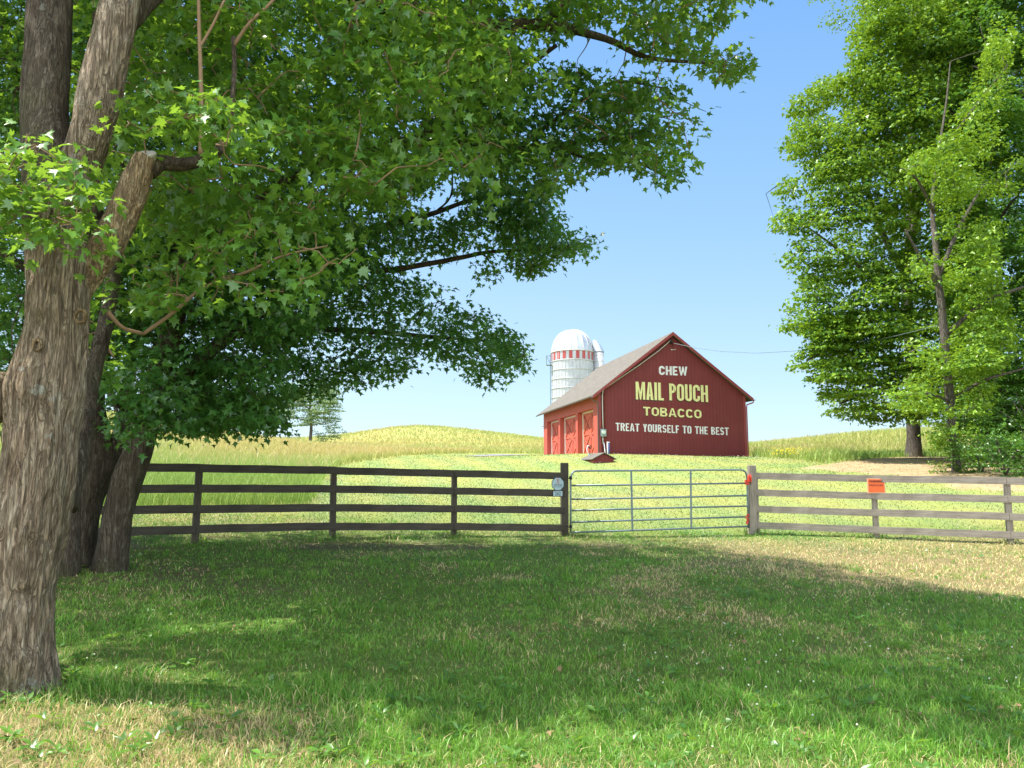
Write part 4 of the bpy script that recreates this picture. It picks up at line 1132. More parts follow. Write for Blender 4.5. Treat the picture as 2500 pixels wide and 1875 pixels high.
# ---- left maples
print('trees')
baseA = P(25, 1655, 5.6); baseA[2] = tz1(baseA[0], baseA[1])
TA = Tree('maple_tree', baseA, 'old grey maple with thick forked trunk and sawn limb stub at the left edge')
def PL(l): return [P(a, b, Y) for a, b, Y in l]
def RL(l, Y): return [r_ / F_PX * Y for r_ in l]
tp = [(0, 1720, 5.6), (15, 1650, 5.6), (28, 1560, 5.6), (40, 1450, 5.6), (65, 1300, 5.6), (92, 1150, 5.6), (104, 1050, 5.6), (116, 950, 5.6), (134, 840, 5.6), (139, 740, 5.6), (142, 640, 5.6), (140, 540, 5.6), (150, 470, 5.6)]
tb = TA.limb(PL(tp), RL([138, 110, 86, 80, 84, 79, 78, 84, 72, 69, 69, 74, 78], 5.6), 'trunk', 'bark_near', 200, .10, .024, 26, seed=3)
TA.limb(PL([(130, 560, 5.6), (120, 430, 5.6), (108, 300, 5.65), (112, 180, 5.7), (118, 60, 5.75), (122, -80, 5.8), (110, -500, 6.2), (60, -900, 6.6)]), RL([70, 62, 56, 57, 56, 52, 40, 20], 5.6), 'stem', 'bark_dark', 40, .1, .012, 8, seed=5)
TA.limb(PL([(165, 520, 5.6), (190, 420, 5.6), (222, 320, 5.55), (248, 210, 5.55), (272, 105, 5.55), (296, 0, 5.6), (330, -120, 5.7), (420, -500, 6.5), (560, -900, 7.4)]), RL([66, 52, 48, 51, 47, 44, 40, 28, 16], 5.6), 'stem', 'bark_near', 40, .1, .012, 8, seed=6)
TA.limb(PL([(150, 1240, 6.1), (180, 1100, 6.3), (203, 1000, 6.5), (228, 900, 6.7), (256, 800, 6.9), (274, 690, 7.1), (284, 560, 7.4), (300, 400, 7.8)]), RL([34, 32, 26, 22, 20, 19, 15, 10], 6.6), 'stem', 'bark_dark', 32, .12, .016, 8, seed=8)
TA.limb(PL([(165, 760, 5.72), (205, 680, 5.72), (262, 595, 5.7), (302, 515, 5.7), (332, 440, 5.7), (348, 402, 5.7), (356, 381, 5.7)]), RL([34, 36, 39, 39, 35, 29, 24], 5.7), 'cut_limb', 'bark_limb', 64, .08, .014, 14, seed=8)
m = MB(); cc = P(357.5, 379, 5.7); ax = np.array([.05, -.62, .78]); ax /= np.linalg.norm(ax)
m.tube([cc - ax * .03, cc + ax * .012, cc + ax * .018], [.072, .075, .070], 20); m.build('sawn_end', M['cut'], TA.e, smooth=False)
TA.limb(PL([(360, 415, 5.75), (395, 398, 5.8), (440, 402, 5.85), (490, 392, 5.9), (535, 365, 6.0), (560, 300, 6.1), (572, 180, 6.2), (570, 90, 6.2)]), RL([26, 20, 17, 15, 12, 7, 6.5, 6], 5.9), 'branch', 'bark_dark', 20, .12)
TA.limb(PL([(490, 385, 5.9), (492, 300, 5.9), (490, 180, 5.9), (486, 60, 5.9), (484, -60, 5.9)]), RL([7, 6, 5.5, 5, 4], 5.9), 'branch', 'twig', 8, .05)
TA.limb(PL([(572, 110, 6.2), (610, 55, 6.2), (668, 0, 6.25), (740, -90, 6.3)]), RL([5, 4, 4, 3], 6.2), 'branch', 'twig', 8, .05)
TA.limb(PL([(485, 120, 5.9), (520, 60, 5.9), (548, 0, 5.9)]), RL([4, 3.5, 3], 5.9), 'branch', 'twig', 8, .05)
TA.limb(PL([(620, 580, 6.4), (700, 515, 6.4), (560, 640, 6.4), (440, 720, 6.3)][::1] and [(350, 815, 6.2), (420, 765, 6.3), (500, 700, 6.4), (600, 665, 6.4), (690, 625, 6.5), (800, 600, 6.6)]), RL([4.5, 4.5, 4, 4, 3.5, 2], 6.3), 'branch', 'twig', 8, .05)
TA.limb(PL([(262, 760, 5.9), (300, 800, 6.0), (350, 815, 6.2)]), RL([6, 5, 4.5], 6), 'branch', 'twig', 8, .05)
# high limbs reaching right
TA.limb(PL([(272, 60, 5.6), (420, -60, 6.3), (650, -80, 7.2), (900, 0, 8.0), (1150, 60, 8.6), (1320, 60, 9.0), (1480, 95, 9.1), (1580, 140, 9.2), (1740, 155, 9.4), (1810, 165, 9.5)]), RL([34, 30, 28, 25, 20, 15, 10, 7, 4, 2], 8), 'branch', 'bark_dark', 12)
TA.limb(PL([(350, -200, 6.2), (650, -200, 7.6), (1000, -220, 9), (1350, -150, 9.6), (1600, -60, 9.8), (1780, -20, 9.8)]), RL([34, 26, 22, 14, 8, 4], 8), 'branch', 'bark_dark', 12)
TA.limb(PL([(1320, 60, 9.0), (1380, 10, 9.2), (1450, -80, 9.4)]), RL([13, 10, 6], 9), 'branch', 'bark_dark', 8)
# knot holes
for (kx, ky, kr) in ((90, 842, 13), (197, 772, 16)):
    q = P(kx, ky, 5.36); m = MB(); r_ = kr / F_PX * 5.4
    m.tube([q + r_ * np.array([math.cos(t_) * .8, .02 * math.sin(3 * t_), math.sin(t_)]) for t_ in np.linspace(0, 2 * math.pi, 17)], .014, 7, cap=False, rough=.2)
    m.build('knot', M['bark_limb'], TA.e, smooth=True)
m = MB(); q = P(18, 985, 5.55); th = np.linspace(0, math.pi, 9)
for i in range(1): m.tube([q + np.array([-.26 + .05, 0, -.22]), q + np.array([-.20, -.02, -.1]), q + np.array([-.14, -.03, 0]), q + np.array([-.08, -.02, .12]), q + np.array([.0, 0, .2])], [.04, .15, .2, .16, .05], 24, rough=.25, ridge=.014)
m.build('burl', M['bark_near'], TA.e, smooth=True)

baseB = P(262, 1395, 10.8); baseB[2] = tz1(baseB[0], baseB[1])
TB = Tree('maple_tree', baseB, 'maple with pale-edged trunk leaning right before the dark fence, its boughs reaching over the gate')
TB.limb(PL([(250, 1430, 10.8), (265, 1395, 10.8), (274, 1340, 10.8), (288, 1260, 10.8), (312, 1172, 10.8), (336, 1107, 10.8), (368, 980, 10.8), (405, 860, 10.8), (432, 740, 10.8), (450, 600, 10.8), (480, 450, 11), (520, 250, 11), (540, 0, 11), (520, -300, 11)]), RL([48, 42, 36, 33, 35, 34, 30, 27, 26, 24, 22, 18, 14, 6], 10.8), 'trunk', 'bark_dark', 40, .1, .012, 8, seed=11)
LB_ = [([(405, 950, 10.8), (470, 895, 11), (542, 835, 11.2), (610, 785, 11.4), (669, 734, 11.6), (800, 640, 12), (930, 560, 12.3), (1060, 520, 12.6), (1180, 480, 13), (1330, 470, 13)], [18, 16, 15, 14, 13, 11, 9, 7, 5, 3]),
       ([(560, 820, 11.3), (700, 803, 12), (800, 804, 12.5), (930, 812, 13), (1050, 822, 13.5), (1160, 830, 14), (1270, 840, 14.3)], [10, 8, 7.5, 7, 6, 4, 2]),
       ([(800, 640, 12), (930, 660, 12.4), (1040, 645, 12.6), (1130, 628, 12.8), (1190, 616, 13), (1270, 610, 13.1), (1340, 605, 13.2), (1430, 600, 13.3)], [9, 8, 7, 6.5, 5, 4.5, 3.5, 2]),
       ([(1130, 628, 12.8), (1175, 618, 12.9), (1200, 645, 13)], [3, 2.5, 2]),
       ([(440, 700, 10.8), (560, 560, 10.6), (700, 440, 10.4), (860, 370, 10.2), (1010, 345, 10), (1150, 348, 10), (1260, 362, 10), (1350, 355, 10), (1470, 340, 10), (1600, 330, 10)], [16, 15, 14, 13, 12, 10, 8, 6, 4, 2]),
       ([(1010, 345, 10), (1075, 300, 9.8), (1130, 240, 9.6), (1200, 190, 9.5), (1300, 150, 9.4), (1360, 110, 9.3)], [11, 10, 8, 7, 5, 4]),
       ([(1350, 355, 10), (1450, 390, 10.2), (1560, 400, 10.3), (1640, 440, 10.4)], [5, 4, 3, 2]),
       ([(1260, 362, 10), (1400, 260, 10), (1500, 200, 9.9), (1620, 215, 9.9)], [5, 4, 3, 2]),
       ([(1060, 520, 12.6), (1100, 480, 12.6), (1105, 410, 12.5)], [3, 2.5, 2]),
       ([(500, 330, 11), (650, 220, 10.6), (850, 120, 10.4), (1050, 20, 10.2), (1200, -60, 10)], [14, 12, 10, 8, 6]),
       ([(420, 960, 10.9), (480, 1000, 11.8), (560, 1010, 12.6), (650, 1030, 13.2)], [8, 6, 4, 2]),
       ([(350, 1040, 10.7), (300, 1000, 10.2), (270, 960, 9.8), (300, 1040, 9.2)], [7, 6, 4, 2]),
       ([(432, 740, 10.8), (360, 600, 11.4), (280, 400, 12), (200, 200, 12.4), (100, 50, 12.6)], [14, 12, 10, 8, 5])]
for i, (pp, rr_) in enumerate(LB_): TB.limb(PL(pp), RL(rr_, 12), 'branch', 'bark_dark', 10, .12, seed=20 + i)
baseC = P(205, 1382, 11.0); baseC[2] = tz1(baseC[0], baseC[1])
TC = Tree('maple_tree', baseC, 'dark twisted maple trunk between the big near trunk and the leaning maple')
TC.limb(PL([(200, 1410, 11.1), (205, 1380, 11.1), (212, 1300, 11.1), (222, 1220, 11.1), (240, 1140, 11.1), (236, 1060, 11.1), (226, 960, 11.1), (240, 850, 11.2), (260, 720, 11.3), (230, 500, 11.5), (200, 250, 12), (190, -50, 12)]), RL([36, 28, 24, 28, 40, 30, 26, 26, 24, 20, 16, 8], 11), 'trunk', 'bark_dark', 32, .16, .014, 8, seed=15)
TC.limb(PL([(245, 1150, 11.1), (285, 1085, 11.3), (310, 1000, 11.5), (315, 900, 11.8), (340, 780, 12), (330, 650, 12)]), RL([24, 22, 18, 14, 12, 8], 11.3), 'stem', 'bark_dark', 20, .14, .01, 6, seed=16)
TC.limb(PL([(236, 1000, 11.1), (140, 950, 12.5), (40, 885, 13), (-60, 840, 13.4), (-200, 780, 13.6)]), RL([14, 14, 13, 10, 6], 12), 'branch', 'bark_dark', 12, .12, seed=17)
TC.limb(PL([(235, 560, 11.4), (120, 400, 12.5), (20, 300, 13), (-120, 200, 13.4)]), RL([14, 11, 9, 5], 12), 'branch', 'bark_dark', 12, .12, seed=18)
baseD = P(165, 1400, 10.4); baseD[2] = tz1(baseD[0], baseD[1])
TD = Tree('maple_tree', baseD, 'straight dim maple trunk mostly hidden behind the big near trunk')
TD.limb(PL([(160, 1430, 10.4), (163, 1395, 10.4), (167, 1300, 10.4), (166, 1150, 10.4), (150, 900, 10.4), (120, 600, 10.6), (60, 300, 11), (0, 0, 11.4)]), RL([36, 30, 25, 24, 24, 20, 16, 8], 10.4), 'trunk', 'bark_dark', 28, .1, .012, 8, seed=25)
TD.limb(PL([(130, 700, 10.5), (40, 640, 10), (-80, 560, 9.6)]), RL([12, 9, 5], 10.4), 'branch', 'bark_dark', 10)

U1 = [(1100, -20), (1840, -20), (1782, 60), (1738, 92), (1842, 130), (1832, 190), (1760, 221), (1732, 177), (1668, 152), (1600, 160), (1548, 130), (1500, 100), (1480, 35), (1440, 60), (1377, 100), (1250, 150), (1100, 200)]
U2 = [(1250, 180), (1377, 150), (1437, 150), (1500, 180), (1550, 177), (1600, 200), (1690, 206), (1676, 240), (1738, 269), (1725, 304), (1684, 330), (1684, 351), (1722, 392), (1681, 427), (1650, 449), (1624, 465), (1548, 405), (1504, 411), (1418, 440), (1339, 456), (1250, 420), (1100, 420), (1100, 200)]
U3 = [(150, -20), (1110, -20), (1260, 190), (1240, 400), (1120, 415), (1080, 430), (1050, 470), (1000, 500), (700, 570), (280, 570), (230, 300)]
M1 = [(1000, 500), (1080, 540), (1150, 500), (1100, 440), (1339, 456), (1376, 500), (1380, 565), (1470, 587), (1460, 612), (1369, 634), (1293, 674), (1235, 627), (1130, 600), (1062, 640), (980, 640), (900, 560)]
MT = [(1150, 645), (1203, 640), (1228, 678), (1203, 690), (1160, 665)]
M2 = [(700, 620), (950, 640), (1036, 690), (1094, 710), (1148, 746), (1206, 764), (1235, 807), (1307, 836), (1270, 860), (1293, 890), (1253, 934), (1192, 948), (1137, 923), (1105, 895), (1047, 878), (986, 869), (1015, 916), (986, 939), (931, 928), (895, 941), (837, 948), (780, 966), (714, 975), (690, 1000), (620, 900)]
M3 = [(240, 560), (1000, 540), (960, 640), (760, 700), (700, 940), (675, 975), (640, 1010), (716, 1049), (590, 1061), (500, 1057), (400, 1062), (385, 1000), (350, 900), (290, 820), (240, 700)]
M4 = [(240, 900), (330, 860), (430, 900), (440, 1010), (385, 1060), (335, 1095), (290, 1085), (245, 1050)]
US = [(40, -20), (320, -20), (300, 480), (200, 520), (60, 420)]
M5 = [(480, 950), (690, 980), (716, 1049), (590, 1061), (480, 1060)]
M7 = [(1125, 420), (1340, 440), (1380, 520), (1300, 570), (1150, 530)]
M6 = [(1270, 520), (1380, 560), (1472, 583), (1462, 614), (1369, 636), (1293, 676), (1232, 630)]
L1 = [(-60, -20), (110, -20), (90, 500), (60, 1000), (0, 1030), (-60, 1000)]
LM = [(170, 560), (320, 560), (320, 860), (250, 960), (200, 900)]
N1 = [(-30, 350), (90, 350), (190, 430), (225, 500), (215, 560), (190, 620), (120, 600), (60, 560), (-30, 640)]
N2 = [(230, 150), (330, 200), (520, 200), (600, 300), (720, 400), (640, 450), (430, 340), (330, 330), (240, 260)]
N3 = [(240, 620), (420, 600), (620, 560), (890, 590), (850, 690), (640, 720), (420, 760), (280, 740), (230, 690)]
N4 = [(960, -20), (1150, 60), (1310, 100), (1330, 190), (1180, 200), (1050, 120), (900, 10)]
N5 = [(1380, 220), (1580, 230), (1590, 290), (1430, 290)]
UNION = [US, M5, M6, M7, U1, U2, U3, M1, MT, M2, M3, M4, L1, LM, N1, N2, N3, N4]
r_ = np.random.default_rng(11)
def gather(specs):
    C_ = []
    for poly, y0, y1, n in specs:
        q = sample_poly(poly, n, r_); Y = r_.uniform(y0, y1, n)
        for (a, b), yy in zip(q, Y): C_.append(P(a, b, yy))
    return np.array(C_)
def outside_frame(n, cen, rad, cond):
    out = []
    while len(out) < n:
        v = r_.normal(0, 1, (4 * n, 3)); v /= np.linalg.norm(v, axis=1)[:, None]; v *= (r_.random(4 * n) ** .4)[:, None]
        p = np.array(cen) + v * np.array(rad); px, py = proj(p)
        k = ((py < -60) | (px < -60)) & cond(p); out += p[k].tolist()
    return np.array(out[:n])
def clip_leaves(pos, dv, nv, sz, polys, jit=27, top=0):
    px, py = proj(pos); px = px + r_.normal(0, jit, len(px)) * .6; py = py + r_.normal(0, jit, len(px)) * .6
    inside = np.zeros(len(px), bool)
    for pl_ in polys: inside |= inpoly(px, py, pl_)
    keep = inside | (px < 0) | (py < top) | (px > 2500)
    # keep the thick trunk clear of its own leaves in front of the lower stem
    return pos[keep], dv[keep], nv[keep], sz[keep]
def leaf_size(p, base=.135): return base

# where the crowns throw their shade (ground outline) and the high boughs above the picture that throw it
CT = 1 / math.tan(SUN_EL); SXk, SYk = CT * math.cos(SUN_AZ), -CT * math.sin(SUN_AZ)
gxy = lambda a, b: tuple(G(a, b)[:2])
SHADE = [gxy(1440, 1300), gxy(1560, 1306), gxy(1700, 1322), gxy(1850, 1350), gxy(2000, 1372), gxy(2200, 1412), gxy(2480, 1460), (9.5, 8.2), (9.5, 4.2), (3.3, 4.1), gxy(2330, 1836), gxy(2200, 1811), gxy(1950, 1778),
         gxy(1700, 1756), gxy(1640, 1796), gxy(1500, 1774), gxy(1350, 1766), gxy(1150, 1801), gxy(1000, 1816), gxy(930, 1726), gxy(800, 1776), gxy(650, 1826), gxy(480, 1806), gxy(430, 1731), gxy(560, 1696),
         gxy(590, 1656), gxy(480, 1628), gxy(300, 1626), gxy(150, 1651), gxy(-100, 1656), (-7, 5.4), (-12, 6), (-12, 15.5), (-5.6, 14.6), (-3.5, 15.9), (-1, 16.9), (1.2, 17.0)]
SPOTS = [(gxy(610, 1535), .42, .30), (gxy(190, 1592), .16, .22), (gxy(700, 1520), .2, .2)]
def shadow_xy(p): return p[:, 0] + SXk * p[:, 2], p[:, 1] + SYk * p[:, 2]
def high_boughs(n, y0, y1, zlo=6.5, zhi=11.5):
    out = []
    lo = np.array(SHADE).min(0); hi = np.array(SHADE).max(0)
    while len(out) < n:
        q = lo + (hi - lo) * r_.random((n * 4, 2)); q = q[inpoly(q[:, 0], q[:, 1], SHADE)]
        z = r_.uniform(zlo, zhi, len(q)); p = np.c_[q[:, 0] - SXk * z, q[:, 1] - SYk * z, z]
        px, py = proj(p); k = (py < -70) & (p[:, 1] > y0) & (p[:, 1] < y1); out += p[k].tolist()
    return np.array(out[:n])
def lit_filter(pos, dv, nv, sz):
    px, py = proj(pos); out_ = (py < -25) | (px < -25)
    sx, sy = shadow_xy(pos); ok = inpoly(sx + .12 * r_.normal(0, 1, len(sx)), sy + .10 * r_.normal(0, 1, len(sx)), SHADE) | (sx < -6.5)
    for (c, a, b) in SPOTS: out2 = ((sx - c[0]) / a) ** 2 + ((sy - c[1]) / b) ** 2 < 1; ok &= ~out2; out_ |= out2
    k = ok | ~out_
    zz = pos[:, 2]
    x4 = pos[:, 0] + SXk * (zz - 3.5)                     # where the leaf's shade crosses the height of the low sprays
    k &= ~((zz > 4.3) & out_ & (x4 > -3.75) & (x4 < -2.5) & (pos[:, 1] > 4.4) & (pos[:, 1] < 5.45))
    k &= ~((zz > 5.2) & out_ & (x4 > -3.0) & (x4 < -1.4) & (pos[:, 1] > 5.0) & (pos[:, 1] < 5.9) & (r_.random(len(zz)) < .6))
    k &= ~((zz > 4.5) & out_ & (x4 > -5.2) & (x4 < -3.6) & (pos[:, 1] > 5.1) & (pos[:, 1] < 6.1) & (r_.random(len(zz)) < .8))
    return pos[k], dv[k], nv[k], sz[k]
# crown A: near maple
cA = gather([(U1, 8.3, 10.2, 135), (U3, 6.3, 9.0, 330), (N4, 6.2, 7.4, 14), (U2, 8.8, 10.0, 55)])
condA = lambda p: (p[:, 1] > 5.5) & (p[:, 0] + .55 * p[:, 2] < 6.6 + .2 * (9 - p[:, 1])) & (p[:, 2] > 4)
oA = high_boughs(1500, 4.4, 10.5)
cAll = np.r_[cA, oA]
tw, dirs = attach(TA, cAll, r_)
tag(tw.build('twigs', M['twig'], TA.e, smooth=True), kind='stuff')
rad = r_.uniform(.3, .52, len(cAll))
pos, dv, nv, sz = spray_leaves(cAll, dirs, rad, 34, .158, r_); sz[proj(pos)[1] < -60] *= 1.3
pos, dv, nv, sz = lit_filter(*clip_leaves(pos, dv, nv, sz, UNION))
mk_crown('crown', TA.e, pos, dv, nv, sz, M['leaf_near'], LEAF10, r_.random(len(pos)))
print('crown A', len(pos))
# low near sprays of the same maple
cN = gather([(N1, 4.75, 5.2, 40), (N2, 5.1, 5.7, 24), (N3, 5.8, 6.8, 46), (LM, 6.4, 8, 16)])
tw, dirs = attach(TA, cN, r_, .008); tag(tw.build('twigs', M['twig'], TA.e, smooth=True), kind='stuff')
dirs = dirs * .4 + np.array([.6, -.3, -.1]) * (cN[:, 0:1] > -3.2) + np.array([-.3, -.5, 0]) * (cN[:, 0:1] <= -3.2)
pos, dv, nv, sz = spray_leaves(cN, dirs, r_.uniform(.2, .34, len(cN)), 32, .128, r_, .4)
mk_crown('low_foliage', TA.e, pos, dv, nv, sz, M['leaf_near'], LEAF16, r_.uniform(.3, 1, len(pos)))
# crown B: leaning maple
cB = gather([(M1, 11.8, 13.6, 90), (M7, 11.6, 12.8, 36), (MT, 12.9, 13.1, 7), (M5, 12.3, 14, 60), (M6, 12.8, 13.6, 26), (M2, 11.8, 14.6, 250), (M3, 9.8, 13.8, 540), (M4, 9.0, 10.2, 26), (U2, 9.6, 10.8, 100), (U3, 9.2, 13.0, 620), (LM, 10, 12.5, 40)])
condB = lambda p: (p[:, 1] > 8) & (p[:, 1] < 16.5) & (p[:, 0] + .55 * p[:, 2] < 5.2 - .35 * (p[:, 1] - 12)) & (p[:, 2] > 4)
oB = high_boughs(900, 9.5, 17.5, 8, 13.5)
cAll = np.r_[cB, oB]
tw, dirs = attach(TB, cAll, r_); tag(tw.build('twigs', M['bark_dark'], TB.e, smooth=True), kind='stuff')
pos, dv, nv, sz = spray_leaves(cAll, dirs, r_.uniform(.32, .58, len(cAll)), 42, .155, r_); sz[proj(pos)[1] < -60] *= 1.3
pos, dv, nv, sz = lit_filter(*clip_leaves(pos, dv, nv, sz, UNION))
mk_crown('crown', TB.e, pos, dv, nv, sz, M['leaf_back'], LEAF10, r_.random(len(pos)))
print('crown B', len(pos))
cC = gather([(L1, 10, 13.5, 220), (U3, 12, 14.5, 160), (US, 10, 13, 110), (LM, 11.5, 13.5, 24), (M4, 10.5, 12, 10)])
oC = outside_frame(150, (-9, 12.5, 8.0), (4.5, 4.0, 5), lambda p: (p[:, 1] > 8.5) & (p[:, 2] > 3))
cAll = np.r_[cC, oC]; tw, dirs = attach(TC, cAll, r_); tag(tw.build('twigs', M['bark_dark'], TC.e, smooth=True), kind='stuff')
pos, dv, nv, sz = spray_leaves(cAll, dirs, r_.uniform(.35, .6, len(cAll)), 40, .14, r_)
k = clip_leaves(pos, dv, nv, sz, UNION); mk_crown('crown', TC.e, *k, M['leaf_back'], LEAF10, r_.random(len(k[0])))
cD = gather([(L1, 8.2, 10.5, 40)]); oD = outside_frame(60, (-8.5, 9, 7.5), (3.5, 2.5, 4.0), lambda p: (p[:, 1] > 6.8) & (p[:, 2] > 3.2))
cAll = np.r_[cD, oD]; tw, dirs = attach(TD, cAll, r_); tag(tw.build('twigs', M['bark_dark'], TD.e, smooth=True), kind='stuff')
pos, dv, nv, sz = spray_leaves(cAll, dirs, r_.uniform(.3, .5, len(cAll)), 34, .135, r_)
k = clip_leaves(pos, dv, nv, sz, UNION); k = lit_filter(*k); mk_crown('crown', TD.e, *k, M['leaf_near'], LEAF10, r_.random(len(k[0])))

# ---- right-hand trees: clumps of small leaves on spreading boughs
def clump_crown(tree, cents, radii, dens, lsize, mat, tint=(0, 1), name='crown', polys=None, flat=.55, jit=8):
    P_, D_, N_, S_ = [], [], [], []
    for c_, R_ in zip(cents, radii):
        n = int(dens * R_ ** 2 * r_.uniform(.8, 1.2))
        v = r_.normal(0, 1, (n, 3)); v /= np.linalg.norm(v, axis=1)[:, None]
        v[:, 2] = np.where(v[:, 2] < 0, v[:, 2] * .25, v[:, 2])
        rr_ = R_ * r_.uniform(.5, 1.05, n) ** .6
        p = c_ + v * rr_[:, None] * np.array([1, 1, flat])
        # droop edges
        p[:, 2] -= .25 * R_ * (np.hypot(v[:, 0], v[:, 1]) ** 2)
        P_.append(p); D_.append(v * np.array([1, 1, .3]) + r_.normal(-.0, .4, (n, 3)) + np.array([0, 0, -.3])); N_.append(v * .35 + np.array([0, 0, .8]) + r_.normal(0, .45, (n, 3))); S_.append(lsize * r_.uniform(.7, 1.3, n))
    P_, D_, N_, S_ = map(np.concatenate, (P_, D_, N_, S_))
    if polys:
        k = clip_leaves(P_, D_, N_, S_, polys, jit, -28); P_, D_, N_, S_ = k
    cl = np.clip(r_.normal(.5, .25, len(P_)), 0, 1) * (tint[1] - tint[0]) + tint[0]
    o = mk_crown(name, tree.e, P_, D_, N_, S_, M[mat], LEAF6, cl); print(name, len(P_)); return o

DP = [(2109, -30), (2107, 43), (2078, 87), (2068, 152), (2085, 175), (2031, 192), (1995, 202), (1937, 235), (1916, 286), (1940, 330), (1899, 354), (1923, 394), (2002, 420), (1905, 434), (1887, 481), (1910, 505), (1885, 531), (1883, 568), (1959, 590), (1905, 622), (1905, 650), (1948, 665), (1955, 700), (1919, 752), (1905, 802), (1963, 817), (1973, 849), (1937, 875), (1923, 907), (1952, 940), (1988, 947), (2013, 1008), (2053, 1019), (2136, 1030), (2212, 1026), (2300, 1020), (2370, 900), (2440, 500), (2500, -30)]
bD = P(2231, 1114, 34); bD[2] = tz1(bD[0], bD[1])
T1 = Tree('maple_tree', bD, 'large round maple with dark trunk on the rise right of the barn')
T1.limb(PL([(2232, 1135, 34), (2231, 1112, 34), (2230, 1060, 34), (2227, 980, 34), (2222, 850, 34), (2215, 700, 34), (2225, 520, 34), (2230, 300, 34), (2240, 50, 34), (2245, -200, 34)]), RL([27, 20, 16.5, 15, 13, 12, 10, 8, 6, 3], 34), 'trunk', 'bark_grey', 24, .12, .02, 6, seed=31)
for i, (pp, rr_) in enumerate([([(2222, 800, 34), (2150, 700, 33), (2060, 620, 32), (1980, 560, 31.5)], [8, 6, 4, 2]), ([(2224, 700, 34), (2150, 560, 33.5), (2110, 440, 33), (2060, 370, 32.5), (1990, 310, 32)], [8, 7, 5, 4, 2]),
                               ([(2222, 900, 34), (2130, 880, 33), (2040, 850, 32), (1970, 880, 31.5)], [6, 5, 4, 2]), ([(2225, 600, 34), (2240, 460, 33), (2180, 380, 32.5), (2140, 320, 32), (2120, 200, 32)], [8, 7, 6, 5, 2]),
                               ([(2220, 950, 34), (2280, 900, 32), (2350, 850, 31)], [6, 4, 2]), ([(2228, 450, 34), (2310, 330, 34), (2370, 200, 34)], [6, 5, 2]), ([(2218, 930, 34), (2120, 960, 33), (2050, 985, 32)], [5, 4, 2]),
                               ([(2230, 300, 34), (2170, 180, 33.5), (2130, 60, 33)], [5, 4, 2])]):
    T1.limb(PL(pp), RL(rr_, 34), 'branch', 'bark_grey', 8, .1, seed=40 + i)
q = sample_poly(DP, 470, r_)
ctrx = 2235; hw_ = np.interp(q[:, 1], [-30, 200, 500, 850, 1030], [260, 300, 370, 330, 150])
uu = np.clip(np.abs(q[:, 0] - ctrx) / hw_, 0, 1)
dep_ = 5.2 * np.sqrt(np.maximum(1 - uu ** 2, .05))
sgn = np.where(r_.random(len(q)) < .76, -1, 1)
YY = 34 + sgn * dep_ * r_.uniform(.45, 1, len(q))
cents = np.array([P(a, b, y_) for (a, b), y_ in zip(q, YY)])
tw, _ = attach(T1, cents, r_, .03, seg=3); tag(tw.build('twigs', M['bark_grey'], T1.e), kind='stuff')
clump_crown(T1, cents, r_.uniform(.5, 1.45, len(cents)), 230, .25, 'leaf_right', polys=[DP], flat=.62, jit=14)
top = np.array([r_.uniform(bD[0] - 1.5, bD[0] + 5, 60), r_.uniform(31, 38, 60), r_.uniform(25, 27.5, 60)]).T
clump_crown(T1, top, r_.uniform(.7, 1.1, 60), 110, .19, 'leaf_right', name='top_foliage')

EP = [(2490, -30), (2440, -30), (2380, 200), (2300, 330), (2180, 390), (2190, 440), (2290, 500), (2300, 560), (2205, 640), (2240, 680), (2310, 740), (2260, 780), (2205, 850), (2250, 900), (2200, 930), (2155, 975), (2210, 1010), (2255, 1040), (2270, 1080), (2285, 1150), (2350, 1165), (2400, 1165), (2410, 1000), (2480, 850), (2440, 600), (2500, 400), (2460, 200)]
bE = P(2336, 1152, 25); bE[2] = tz1(bE[0], bE[1])
T2 = Tree('slender_tree', bE, 'slender pale trunked tree wrapped in vines in front of the hedgerow at right')
T2.limb(PL([(2338, 1175, 25), (2334, 1140, 25), (2326, 1060, 25), (2320, 980, 25), (2312, 900, 25), (2306, 820, 25), (2298, 740, 25), (2290, 680, 25), (2284, 600, 25.2), (2276, 500, 25.6), (2290, 380, 26.4), (2310, 250, 27.5), (2320, 150, 28)]), RL([14, 11, 10, 10, 10, 9.5, 9, 8.5, 7, 5, 3.5, 2.5, 1.5], 25), 'trunk', 'bark_grey', 18, .12, .01, 6, seed=33)
for i, (pp, rr_) in enumerate([([(2284, 690, 25), (2265, 650, 24.8), (2245, 625, 24.6), (2210, 560, 24.2)], [6, 5, 4, 2]), ([(2290, 680, 25), (2340, 560, 25), (2400, 450, 25)], [6, 5, 2]), ([(2306, 820, 25), (2400, 740, 24.5), (2500, 700, 24)], [6, 5, 3]),
                               ([(2312, 900, 25), (2260, 850, 24.2), (2220, 860, 23.8)], [4, 3, 1.5]), ([(2320, 980, 25), (2260, 960, 24.2), (2190, 970, 23.8)], [4, 3, 1.5]), ([(2320, 980, 25), (2400, 930, 24.5), (2500, 900, 24)], [5, 4, 2]), ([(2280, 520, 25.3), (2240, 440, 24.6), (2200, 410, 24.2)], [4, 3, 1.5]), ([(2290, 380, 26.4), (2380, 260, 25.6), (2460, 160, 25)], [3, 2.4, 1.4])]):
    T2.limb(PL(pp), RL(rr_, 25), 'branch', 'bark_grey', 8, .1, seed=60 + i)
q = sample_poly(EP, 230, r_); keepq = np.array([not (2268 < a < 2350 and 560 < b < 1150 and r_.random() < .75) and not (b < 540 and r_.random() < .62) for a, b in q]); q = q[keepq]
cents = np.array([P(a, b, r_.uniform(22.8, 27.5)) for a, b in q])
tw, _ = attach(T2, cents, r_, .02, seg=3); tag(tw.build('twigs', M['bark_grey'], T2.e), kind='stuff')
